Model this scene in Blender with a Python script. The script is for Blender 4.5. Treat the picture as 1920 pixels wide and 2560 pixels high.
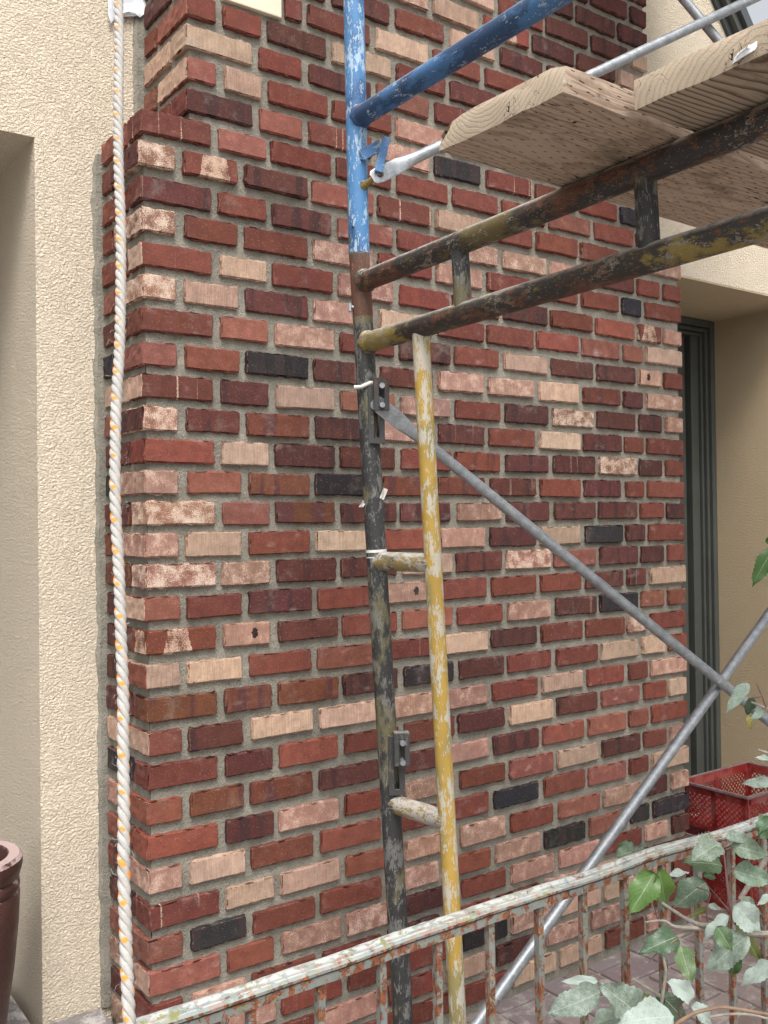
import bpy, bmesh, math, random
import numpy as np
from mathutils import Vector, Matrix, noise

random.seed(11)
for o in list(bpy.data.objects): bpy.data.objects.remove(o)
scene = bpy.context.scene
C = scene.collection

# ------------------------------------------------------------------ camera
H = .0762                                    # one brick course in metres
FPX, PITCH, ROLL, YAW = 2402.4, .0098, -.0128, .6234
CAM = Vector((-.840, -2.108, .007))
_f = Vector((math.sin(YAW)*math.cos(PITCH), math.cos(YAW)*math.cos(PITCH), math.sin(PITCH)))
_r = Vector((math.cos(YAW), -math.sin(YAW), 0)); _u = _r.cross(_f)
RX = _r*math.cos(ROLL)+_u*math.sin(ROLL); UX = -_r*math.sin(ROLL)+_u*math.cos(ROLL)
cam = bpy.data.cameras.new('camera'); camo = bpy.data.objects.new('camera', cam); C.objects.link(camo)
cam.sensor_fit = 'HORIZONTAL'; cam.sensor_width = 36; cam.lens = FPX/1920*36
cam.clip_start = .02; cam.clip_end = 500
camo.matrix_world = Matrix(((RX.x, UX.x, -_f.x, CAM.x), (RX.y, UX.y, -_f.y, CAM.y), (RX.z, UX.z, -_f.z, CAM.z), (0, 0, 0, 1)))
scene.camera = camo
scene.render.resolution_x = 768; scene.render.resolution_y = 1024

def at(px, py, dep):                         # a point seen at full-size pixel (px, py), dep metres out
    return CAM + (_f + RX*((px-960)/FPX) - UX*((py-1280)/FPX))*dep
DS = 1920/1659
def dz(x, y, dep): return at(x*DS, y*DS, dep)
def pj(P):
    d = Vector(P)-CAM; z = d.dot(_f)
    return 960+FPX*d.dot(RX)/z, 1280-FPX*d.dot(UX)/z, z

# ------------------------------------------------------------------ sky, sun, exposure
SUN_EL, SUN_AZ = math.radians(57), math.radians(205)      # azimuth clockwise from +y
w = bpy.data.worlds.new('World'); scene.world = w; w.use_nodes = True
nt = w.node_tree; nt.nodes.clear()
sky = nt.nodes.new('ShaderNodeTexSky'); sky.sky_type = 'NISHITA'; sky.sun_disc = False
sky.sun_elevation = SUN_EL; sky.sun_rotation = SUN_AZ; sky.air_density = 1.2; sky.dust_density = 6; sky.ozone_density = .6
hs = nt.nodes.new('ShaderNodeHueSaturation'); hs.inputs['Saturation'].default_value = .22
bg = nt.nodes.new('ShaderNodeBackground'); bg.inputs[1].default_value = .15
wo = nt.nodes.new('ShaderNodeOutputWorld')
nt.links.new(sky.outputs[0], hs.inputs['Color']); nt.links.new(hs.outputs[0], bg.inputs[0]); nt.links.new(bg.outputs[0], wo.inputs[0])
sl = bpy.data.lights.new('sun', 'SUN'); sl.energy = 1.5; sl.angle = math.radians(22); sl.color = (1, .965, .91)
so = bpy.data.objects.new('sun', sl); C.objects.link(so)
sd = Vector((math.sin(SUN_AZ)*math.cos(SUN_EL), math.cos(SUN_AZ)*math.cos(SUN_EL), math.sin(SUN_EL)))
so.rotation_euler = sd.to_track_quat('Z', 'Y').to_euler(); so.location = (0, -3, 6)
vs = scene.view_settings; vs.view_transform = 'Standard'; vs.look = 'None'; vs.gamma = 1; vs.exposure = .70; vs.use_curve_mapping = False

# ------------------------------------------------------------------ small node language
class N:
    def __init__(s, name, rough=.8):
        s.m = bpy.data.materials.new(name); s.m.use_nodes = True; s.t = s.m.node_tree
        s.b = s.t.nodes['Principled BSDF']; s.b.inputs['Roughness'].default_value = rough
        s.out = s.t.nodes['Material Output']
    def n(s, typ, out=0, props=None, **k):
        nd = s.t.nodes.new('ShaderNode'+typ)
        for a, v in (props or {}).items(): setattr(nd, a, v)
        for a, v in k.items():
            a = a.replace('_', ' ')
            i = int(a[1:]) if a[0] == 'i' and a[1:].isdigit() else a
            s.set(nd.inputs[i], v)
        return nd.outputs[out]
    def set(s, sock, v):
        if isinstance(v, bpy.types.NodeSocket): s.t.links.new(v, sock)
        elif isinstance(v, (tuple, list)) and sock.type == 'RGBA' and len(v) == 3: sock.default_value = (*v, 1)
        else: sock.default_value = v
    def math(s, op, a, b=0, c=0, clamp=False):
        nd = s.t.nodes.new('ShaderNodeMath'); nd.operation = op; nd.use_clamp = clamp
        for i, v in enumerate((a, b, c)): s.set(nd.inputs[i], v)
        return nd.outputs[0]
    def mix(s, f, a, b, mode='MIX'):
        nd = s.t.nodes.new('ShaderNodeMix'); nd.data_type = 'RGBA'; nd.blend_type = mode; nd.clamp_factor = True
        s.set(nd.inputs[0], f); s.set(nd.inputs[6], a); s.set(nd.inputs[7], b); return nd.outputs[2]
    def ramp(s, f, lo, hi):                   # smooth step lo..hi -> 0..1
        nd = s.t.nodes.new('ShaderNodeMapRange'); nd.interpolation_type = 'SMOOTHSTEP'
        s.set(nd.inputs[0], f); nd.inputs[1].default_value = lo; nd.inputs[2].default_value = hi; return nd.outputs[0]
    def noise(s, vec, scale, detail=3, rough=.55, dist=0, col=False):
        return s.n('TexNoise', 1 if col else 0, Vector=vec, Scale=scale, Detail=detail, Roughness=rough, Distortion=dist)
    def map(s, vec, scale=(1, 1, 1), loc=(0, 0, 0), rot=(0, 0, 0)):
        return s.n('Mapping', Vector=vec, Scale=scale, Location=loc, Rotation=rot)
    def attr(s, name, out='Vector'):
        nd = s.t.nodes.new('ShaderNodeAttribute'); nd.attribute_name = name; return nd.outputs[out]
    def obj(s): return s.n('TexCoord', 3)
    def sep(s, v):
        nd = s.t.nodes.new('ShaderNodeSeparateXYZ'); s.set(nd.inputs[0], v); return nd.outputs
    def comb(s, x, y, z): return s.n('CombineXYZ', X=x, Y=y, Z=z)
    def bump(s, h, strength, dist, prev=None):
        k = dict(Height=h, Strength=strength, Distance=dist)
        if prev is not None: k['Normal'] = prev
        return s.n('Bump', **k)
    def done(s, color=None, rough=None, normal=None, **k):
        if color is not None: s.set(s.b.inputs['Base Color'], color)
        if rough is not None: s.set(s.b.inputs['Roughness'], rough)
        if normal is not None: s.set(s.b.inputs['Normal'], normal)
        for a, v in k.items(): s.set(s.b.inputs[a.replace('_', ' ')], v)
        return s.m

# ------------------------------------------------------------------ mesh helpers
class MB:
    def __init__(s): s.v = []; s.f = []; s.mi = []
    def add(s, vs, fs, m=0):
        o = len(s.v); s.v += [tuple(v) for v in vs]; s.f += [tuple(i+o for i in f) for f in fs]; s.mi += [m]*len(fs)
    def box(s, x0, x1, y0, y1, z0, z1, bev=0, m=0, M=None):
        if bev:
            bm = bmesh.new(); bmesh.ops.create_cube(bm, size=1)
            for v in bm.verts: v.co = Vector(((x0+x1)/2+v.co.x*(x1-x0), (y0+y1)/2+v.co.y*(y1-y0), (z0+z1)/2+v.co.z*(z1-z0)))
            bmesh.ops.bevel(bm, geom=list(bm.edges), offset=bev, segments=2, profile=.6, affect='EDGES')
            bm.verts.index_update(); vs = [v.co.copy() for v in bm.verts]; fs = [[v.index for v in f.verts] for f in bm.faces]; bm.free()
        else:
            vs = [Vector((x, y, z)) for z in (z0, z1) for y in (y0, y1) for x in (x0, x1)]
            fs = [(0, 2, 3, 1), (4, 5, 7, 6), (0, 1, 5, 4), (2, 6, 7, 3), (0, 4, 6, 2), (1, 3, 7, 5)]
        if M: vs = [M @ v for v in vs]
        s.add(vs, fs, m); return s
    def tube(s, pts, r, n=14, cap=True, m=0, flat=None):
        pts = [Vector(p) for p in pts]; rs = r if isinstance(r, (list, tuple)) else [r]*len(pts)
        up = Vector((0, 0, 1)); t0 = (pts[1]-pts[0]).normalized()
        if abs(t0.dot(up)) > .9: up = Vector((0, 1, 0))
        a = t0.cross(up).normalized(); vs = []
        for i, p in enumerate(pts):
            t = (pts[min(i+1, len(pts)-1)]-pts[max(i-1, 0)]).normalized()
            a = (a-t*a.dot(t)).normalized(); b = t.cross(a)
            for k in range(n):
                th = 2*math.pi*k/n; vs.append(p+(a*math.cos(th)+b*math.sin(th))*rs[i])
        fs = [(i*n+k, i*n+(k+1) % n, (i+1)*n+(k+1) % n, (i+1)*n+k) for i in range(len(pts)-1) for k in range(n)]
        if cap: fs += [tuple(range(n-1, -1, -1)), tuple((len(pts)-1)*n+k for k in range(n))]
        s.add(vs, fs, m); return s
    def prism(s, poly, axis, a, b, m=0):      # poly of 2-D points swept along an axis from a to b
        n = len(poly)
        def p(q, t): return {'x': (t, q[0], q[1]), 'y': (q[0], t, q[1]), 'z': (q[0], q[1], t)}[axis]
        vs = [p(q, a) for q in poly]+[p(q, b) for q in poly]
        fs = [tuple(range(n)), tuple(range(2*n-1, n-1, -1))]+[(i, i+n, (i+1) % n+n, (i+1) % n) for i in range(n)]
        s.add(vs, fs, m); return s
    def mesh(s, name, mats, smooth=False):
        me = bpy.data.meshes.new(name); me.from_pydata(s.v, [], s.f)
        for m in (mats if isinstance(mats, (list, tuple)) else [mats]): me.materials.append(m)
        me.polygons.foreach_set('material_index', s.mi)
        bm = bmesh.new(); bm.from_mesh(me); bmesh.ops.recalc_face_normals(bm, faces=bm.faces); bm.to_mesh(me); bm.free()
        if smooth:
            me.polygons.foreach_set('use_smooth', [True]*len(me.polygons)); me.set_sharp_from_angle(angle=math.radians(40))
        me.update(); return me
    def build(s, name, mats, parent=None, smooth=False):
        o = bpy.data.objects.new(name, s.mesh(name, mats, smooth)); C.objects.link(o)
        if parent: join_to(o, parent)
        return o
def join_to(o, parent):
    o.parent = parent; o.matrix_parent_inverse = Matrix.Translation(parent.location).inverted()
def empty(name, loc, label, cat, group=None):
    o = bpy.data.objects.new(name, None); C.objects.link(o); o.location = loc; o.empty_display_size = .1
    return tag(o, label, cat, group)
def tag(o, label, cat, group=None):
    o['label'] = label; o['category'] = cat
    if group: o['group'] = group
    return o
def frame(origin, xa, za):                    # matrix with local x along xa and local z near za
    x = Vector(xa).normalized(); z = (Vector(za)-x*x.dot(Vector(za))).normalized(); y = z.cross(x)
    return Matrix(((x.x, y.x, z.x, origin[0]), (x.y, y.y, z.y, origin[1]), (x.z, y.z, z.z, origin[2]), (0, 0, 0, 1)))

# ------------------------------------------------------------------ materials
def mat_brick():
    s = N('brick', .88)
    q = s.attr('q'); hh = s.attr('hh'); par = s.sep(s.attr('par')); par2 = s.sep(s.attr('par2'))
    c1 = s.attr('c1', 'Color'); c2 = s.attr('c2', 'Color')
    qx, qz, qs = s.sep(q); hx, hz, _ = s.sep(hh)
    pt = s.sep(s.attr('pt')); sp = s.sep(s.attr('sp'))
    blot = s.noise(q, 34, 3, .6)
    fine = s.noise(q, 420, 2, .7)
    grit = s.noise(q, 1000, 1, .6)
    score = s.noise(s.map(q, (420, 16, 1)), 1, 2, .6)
    band = s.noise(s.map(q, (26, 3.5, 1)), 1, 2, .5)
    strk = s.noise(s.map(q, (75, 2.2, 1.7)), 1, 1, .4)
    # base: mottled, then flashed bands of c2, sanded speckle of c2, pale drips
    col = s.mix(s.ramp(blot, .25, .75), s.mix(.30, c1, (0, 0, 0)), c1)
    col = s.mix(s.math('MULTIPLY', s.ramp(band, .52, .62), par[2]), col, c2)
    spk = s.math('ADD', fine, s.math('MULTIPLY', s.math('SUBTRACT', blot, .5), .9))
    spk = s.math('ADD', spk, s.math('SUBTRACT', par[1], .5))
    col = s.mix(s.math('MULTIPLY', s.ramp(spk, .42, .66), s.ramp(par[1], .02, .1)), col, c2)
    col = s.mix(s.math('MULTIPLY', s.ramp(score, .40, .62), s.math('MULTIPLY', par[0], .55)), col, s.mix(.55, col, (.10, .04, .025)))
    col = s.mix(s.math('MULTIPLY', s.math('MULTIPLY', s.ramp(strk, .67, .72), s.ramp(fine, .40, .60)), par2[0]), col, (.62, .48, .36))
    # trapezoid of bare clay left by the neighbour in the kiln
    jx_ = s.math('ADD', qx, s.math('MULTIPLY', s.math('SUBTRACT', s.noise(q, 130, 3, .7), .5), .012))
    m = s.math('MULTIPLY', s.math('GREATER_THAN', jx_, s.math('ADD', pt[0], s.math('MULTIPLY', qz, pt[2]))),
               s.math('LESS_THAN', jx_, s.math('SUBTRACT', pt[1], s.math('MULTIPLY', qz, pt[2]))))
    col = s.mix(s.math('MULTIPLY', m, s.ramp(s.math('ADD', fine, blot), .80, 1.12)), col, s.mix(s.ramp(grit, .3, .7), (.40, .26, .18), (.55, .41, .32)))
    d = s.math('SQRT', s.math('ADD', s.math('POWER', s.math('SUBTRACT', qx, sp[0]), 2), s.math('POWER', s.math('MULTIPLY', s.math('SUBTRACT', qz, sp[1]), .7), 2)))
    d = s.math('ADD', d, s.math('MULTIPLY', s.math('SUBTRACT', s.noise(q, 160, 2), .5), .014))
    col = s.mix(s.math('LESS_THAN', d, sp[2]), col, (.022, .010, .009))
    # scum bloom
    bl = s.ramp(s.noise(s.map(q, (18, 30, 1)), 1, 2, .5), .60, .82)
    col = s.mix(s.math('MULTIPLY', s.math('MULTIPLY', bl, s.ramp(fine, .3, .6)), par2[1]), col, (.52, .37, .34))
    # broken arrises show raw red clay; mortar smear at the very edge
    e = s.math('MINIMUM', s.math('SUBTRACT', hx, s.math('ABSOLUTE', qx)), s.math('SUBTRACT', hz, s.math('ABSOLUTE', qz)))
    en = s.math('ADD', e, s.math('MULTIPLY', s.math('SUBTRACT', s.noise(q, 95, 3, .6), .5), -.022))
    chip = s.math('SUBTRACT', 1, s.ramp(en, -.0006, .0004))
    col = s.mix(s.math('MULTIPLY', chip, par2[2]), col, (.23, .055, .030))
    en2 = s.math('ADD', e, s.math('MULTIPLY', s.math('SUBTRACT', s.noise(q, 120, 2, .6), .5), -.013))
    col = s.mix(s.math('MULTIPLY', s.math('SUBTRACT', 1, s.ramp(en2, -.0010, .0006)), .6), col, (.22, .20, .165))
    pit = s.noise(q, 230, 2, .7); col = s.mix(s.ramp(pit, .60, .70), col, s.mix(.40, col, (.03, .015, .012))); col = s.mix(s.math('MULTIPLY', s.ramp(pit, .40, .30), .5), col, s.mix(.35, col, (.5, .36, .3)))
    hz_ = s.noise(s.n('NewGeometry', 0), 11, 4, .7); col = s.mix(s.math('MULTIPLY', s.ramp(s.math('ADD', hz_, s.math('MULTIPLY', fine, .25)), .68, .90), .30), col, (.30, .26, .225))
    hgt = s.math('ADD', s.math('MULTIPLY', fine, .5), s.math('MULTIPLY', s.math('MULTIPLY', score, par[0]), .9))
    hgt = s.math('ADD', hgt, s.math('ADD', s.math('MULTIPLY', blot, .9), s.math('MULTIPLY', pit, -.7))); hgt = s.math('SUBTRACT', hgt, s.math('MULTIPLY', chip, 1.2))
    return s.done(col, s.math('ADD', .72, s.math('MULTIPLY', fine, .25)), s.bump(hgt, .75, .0020), Specular_IOR_Level=.3)
def mat_mortar():
    s = N('mortar', .95); o = s.n('NewGeometry', 0); lg = s.noise(o, 3.5, 3, .6)
    a = s.noise(o, 22, 3); b = s.noise(o, 420, 2, .75); c = s.noise(o, 150, 3, .65)
    col = s.mix(s.ramp(a, .3, .7), (.225, .210, .172), (.315, .295, .245))
    col = s.mix(s.ramp(lg, .50, .72), col, s.mix(.45, col, (.10, .095, .08))); col = s.mix(s.ramp(b, .55, .75), col, (.36, .34, .30)); col = s.mix(s.ramp(b, .44, .30), col, (.07, .065, .055))
    return s.done(col, .95, s.bump(s.math('ADD', s.math('MULTIPLY', b, .6), c), .95, .0070))
def mat_stucco(name, k=1.0, c=(.775, .675, .535), amt=1.0):
    s = N(name, .92); o = s.obj()
    a = s.noise(s.map(o, (1, 1, 1.25)), 140*k, 3, .65); b = s.noise(o, 290*k, 2, .7); big = s.noise(o, 2.2, 3); med = s.noise(o, 34, 2)
    h = s.math('ADD', s.math('MULTIPLY', s.ramp(a, .34, .70), s.math('ADD', .6, med)), s.math('MULTIPLY', b, .85))
    col = s.mix(s.ramp(big, .3, .7), tuple(x*.94 for x in c), c)
    col = s.mix(s.ramp(b, .70, .80), col, tuple(x*.55 for x in c))
    return s.done(col, .92, s.bump(h, .9, .0056*amt/k), Specular_IOR_Level=.2)
def mat_paint(name, base, under, chipc, scale, chipamt, rustc=(.17, .06, .025), rust=.6, rough=.45, stretch=(1, 1, .35), dark=None, darkamt=.5, dust=.5):
    s = N(name, rough); o = s.obj()
    p = s.map(o, stretch)
    a = s.noise(p, scale, 4, .7, .3); b = s.noise(p, scale*4.5, 3, .7); c = s.noise(s.map(o, tuple(.4+.6*x for x in stretch)), 9, 3, .6)
    col = s.mix(s.ramp(c, .35, .65), base, tuple(x*.74 for x in base))
    if dark: col = s.mix(s.ramp(s.math('ADD', c, s.math('MULTIPLY', s.math('SUBTRACT', a, .5), .35)), .62-.24*darkamt, .70-.24*darkamt), col, dark)
    cl_ = s.noise(o, 14, 2); ch = s.ramp(s.math('ADD', s.math('ADD', a, s.math('MULTIPLY', s.math('SUBTRACT', b, .5), .5)), s.math('MULTIPLY', s.math('SUBTRACT', cl_, .5), .55)), .70-.2*chipamt, .74-.2*chipamt)
    col = s.mix(s.math('MULTIPLY', ch, .85), col, chipc)
    r = s.ramp(s.math('ADD', s.math('MULTIPLY', c, .55), s.math('MULTIPLY', a, .55)), .72-.2*rust, .77-.2*rust)
    col = s.mix(s.math('MULTIPLY', r, s.ramp(b, .42, .5)), col, s.mix(s.ramp(b, .45, .6), rustc, tuple(x*.4 for x in rustc)))
    col = s.mix(s.math('MULTIPLY', s.ramp(b, .63, .70), dust*.7), col, under)
    up = s.sep(s.n('NewGeometry', 1))[2]
    col = s.mix(s.math('MULTIPLY', s.math('MULTIPLY', s.ramp(up, .35, .95), s.ramp(s.math('ADD', a, s.math('MULTIPLY', b, .5)), .52, .85)), dust), col, (.50, .47, .43))
    h = s.math('ADD', s.math('MULTIPLY', ch, -.6), s.math('MULTIPLY', b, .6))
    return s.done(col, s.math('ADD', rough, s.math('MULTIPLY', b, .3)), s.bump(h, .4, .0010))
def mat_galv():
    s = N('galvanised', .45); o = s.obj()
    b = s.noise(o, 55, 4, .65); d = s.noise(o, 380, 2, .7); g = s.n('TexVoronoi', 0, Vector=o, Scale=160)
    col = s.mix(s.ramp(b, .3, .7), (.24, .26, .285), (.38, .40, .42)); col = s.mix(s.math('MULTIPLY', g, .35), col, (.12, .13, .14)); col = s.mix(s.ramp(d, .64, .74), col, (.52, .53, .53))
    col = s.mix(s.ramp(s.noise(o, 24, 4, .7), .66, .74), col, (.17, .15, .13))
    return s.done(col, s.math('ADD', .30, s.math('MULTIPLY', b, .3)), s.bump(d, .25, .001), Metallic=.6)
def mat_wood(name, light, dark, incise, pith, freq, tilt):
    s = N(name, .85); o = s.obj(); ox, oy, oz = s.sep(o)
    nz = s.noise(s.map(o, (2.2, 9, 9)), 1, 3, .55, 0, True); dx, dy, dzn = s.sep(nz)
    yy = s.math('ADD', s.math('SUBTRACT', oy, pith[0]), s.math('MULTIPLY', s.math('SUBTRACT', dx, .5), .05))
    zz = s.math('ADD', s.math('ADD', s.math('SUBTRACT', oz, pith[1]), s.math('MULTIPLY', ox, tilt)), s.math('MULTIPLY', s.math('SUBTRACT', dy, .5), .05))
    r = s.math('SQRT', s.math('ADD', s.math('MULTIPLY', yy, yy), s.math('MULTIPLY', zz, zz)))
    ring = s.math('FRACT', s.math('MULTIPLY', r, freq)); late = s.math('MULTIPLY', s.ramp(ring, .45, .92), s.math('SUBTRACT', 1, s.ramp(ring, .94, 1.0)))
    fib = s.noise(s.map(o, (14, 520, 520)), 1, 3, .6); big = s.noise(s.map(o, (6, 20, 20)), 1, 4, .6)
    col = s.mix(late, light, dark); col = s.mix(s.ramp(fib, .5, .78), col, s.mix(.5, col, (.05, .03, .02)))
    col = s.mix(s.ramp(big, .55, .75), col, s.mix(.45, col, (.09, .055, .035)))
    st_ = s.noise(s.map(o, (7, 11, 11)), 1, 5, .7); col = s.mix(s.math('MULTIPLY', s.ramp(st_, .52, .66), .55), col, (.12, .088, .065)); col = s.mix(s.math('MULTIPLY', s.ramp(st_, .40, .28), .5), col, (.47, .42, .37))
    end = s.ramp(s.math('ABSOLUTE', s.sep(s.n('NewGeometry', 3))[0]), .8, .95)
    grain = s.noise(o, 620, 3, .7); col = s.mix(end, col, s.mix(s.ramp(grain, .38, .62), s.mix(s.math('MULTIPLY', late, .75), (.50, .415, .32), (.27, .20, .14)), (.45, .37, .285)))
    h = s.math('ADD', s.math('MULTIPLY', late, -.35), s.math('ADD', s.math('MULTIPLY', fib, .5), s.math('MULTIPLY', s.math('MULTIPLY', grain, end), 1.2)))
    crack = s.noise(s.map(o, (3.2, 46, 46), (.3, 1.1, 0)), 1, 2, .5, .6); cm = s.math('LESS_THAN', s.math('ABSOLUTE', s.math('SUBTRACT', crack, .5)), .006)
    cm = s.math('MULTIPLY', cm, s.ramp(s.noise(s.map(o, (5, 9, 9)), 1, 1), .52, .58)); col = s.mix(cm, col, (.03, .018, .01)); h = s.math('SUBTRACT', h, cm)
    if incise:
        side = s.math('GREATER_THAN', s.math('ABSOLUTE', s.sep(s.n('NewGeometry', 3))[1]), .7)
        row = s.math('ADD', oy, s.math('MULTIPLY', s.math('ADD', oz, .3), side)); ri = s.math('MULTIPLY', row, 1/.0105); fl = s.math('FLOOR', ri)
        fx = s.math('FRACT', s.math('ADD', s.math('MULTIPLY', ox, 1/.037), s.math('MULTIPLY', fl, .381)))
        wig = s.math('MULTIPLY', s.math('SUBTRACT', s.noise(o, 60, 2), .5), .3)
        mk = s.math('MULTIPLY', s.math('LESS_THAN', fx, s.math('ADD', .21, s.math('MULTIPLY', wig, 1.4))), s.math('LESS_THAN', s.math('ABSOLUTE', s.math('SUBTRACT', s.math('FRACT', s.math('ADD', ri, wig)), .5)), .085))
        mk = s.math('MULTIPLY', mk, s.math('SUBTRACT', 1, end)); mk = s.math('MULTIPLY', mk, s.ramp(s.noise(o, 23, 3), .3, .5))
        col = s.mix(mk, col, (.055, .03, .018)); h = s.math('SUBTRACT', h, mk)
        pl = s.ramp(s.noise(o, 28, 4, .6), .66, .74); col = s.mix(s.math('MULTIPLY', pl, .5), col, (.55, .50, .44))
    return s.done(col, .85, s.bump(h, .6, .0022), Specular_IOR_Level=.2)
def mat_leaf():
    s = N('leaf', .5); o = s.obj(); c = s.attr('lc', 'Color'); q = s.sep(s.attr('luv')); dust = q[2]
    f = s.noise(o, 900, 3, .7); m = s.noise(o, 130, 3, .6)
    vein = s.math('LESS_THAN', s.math('ABSOLUTE', q[1]), .028)
    sv = s.math('ABSOLUTE', s.math('SUBTRACT', s.math('FRACT', s.math('SUBTRACT', s.math('MULTIPLY', q[0], 8), s.math('MULTIPLY', s.math('ABSOLUTE', q[1]), 3))), .5))
    sv = s.ramp(sv, .10, .0)
    col = s.mix(s.ramp(m, .3, .7), c, s.mix(.3, c, (.02, .05, .015))); col = s.mix(s.math('MULTIPLY', sv, .30), col, (.22, .30, .17)); col = s.mix(s.math('MULTIPLY', vein, .7), col, (.36, .42, .28))
    dm = s.ramp(s.math('ADD', s.math('ADD', s.math('MULTIPLY', f, .7), s.math('MULTIPLY', m, .35)), s.math('MULTIPLY', s.math('SUBTRACT', dust, .72), .7)), .35, .72)
    col = s.mix(s.math('MULTIPLY', dm, .78), col, (.46, .535, .51))
    h = s.math('SUBTRACT', s.math('MULTIPLY', f, .25), s.math('ADD', s.math('MULTIPLY', sv, .5), vein))
    m_ = s.done(col, s.math('ADD', .38, s.math('MULTIPLY', dm, .5)), s.bump(h, .45, .0012))
    tr = s.t.nodes.new('ShaderNodeBsdfTranslucent'); s.set(tr.inputs[0], s.mix(.4, col, (.18, .30, .05)))
    ms = s.t.nodes.new('ShaderNodeMixShader'); ms.inputs[0].default_value = .16
    s.t.links.new(s.b.outputs[0], ms.inputs[1]); s.t.links.new(tr.outputs[0], ms.inputs[2]); s.t.links.new(ms.outputs[0], s.out.inputs[0])
    return m_
def mat_simple(name, c, rough=.6, var=.25, scale=40, bump=.3, metallic=0, dist=.002, c2=None):
    s = N(name, rough); o = s.obj(); a = s.noise(o, scale, 4, .6); b = s.noise(o, scale*8, 3, .7)
    col = s.mix(s.ramp(a, .3, .7), tuple(x*(1-var) for x in c), c)
    if c2: col = s.mix(s.ramp(s.math('ADD', a, s.math('MULTIPLY', b, .3)), .62, .76), col, c2)
    return s.done(col, s.math('ADD', rough-.08, s.math('MULTIPLY', b, .16)), s.bump(s.math('ADD', a, s.math('MULTIPLY', b, .5)), bump, dist), Metallic=metallic)
def mat_rail(name='peeling_paint', ri=0.0, lum=1.0):
    s = N(name, .7); o = s.obj(); p = s.map(o, (.6, 1, .5))
    a = s.noise(p, 75, 4, .7, .6); b = s.noise(p, 230, 3, .7); c = s.noise(o, 16, 3); up = s.sep(s.n('NewGeometry', 1))[2]
    rust = s.mix(s.ramp(b, .35, .65), (.23, .075, .028), (.06, .022, .014)); rust = s.mix(s.ramp(s.noise(o, 90, 3), .66, .72), rust, (.50, .16, .035))
    pa = s.mix(s.ramp(c, .4, .6), (.19, .23, .24), (.26, .265, .245)); pa = s.mix(s.ramp(b, .5, .6), pa, (.22, .235, .165)); pa = s.mix(s.ramp(s.noise(o, 65, 4, .7), .54, .58), pa, (.26, .17, .14)); pa = s.mix(s.math('MULTIPLY', s.ramp(up, .5, .9), s.ramp(a, .42, .54)), pa, (.41, .425, .41))
    pa = s.mix(s.ramp(s.noise(o, 30, 4, .7), .6, .64), pa, (.20, .20, .085))
    pa = s.mix(1-lum, pa, (.05, .06, .06))
    k = s.ramp(s.math('ADD', s.math('ADD', a, s.math('MULTIPLY', b, .3)), s.math('MULTIPLY', up, .13)), .585+ri, .605+ri)
    col = s.mix(k, rust, pa)
    return s.done(col, .72, s.bump(s.math('ADD', k, s.math('MULTIPLY', b, .6)), .7, .0016))

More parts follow.
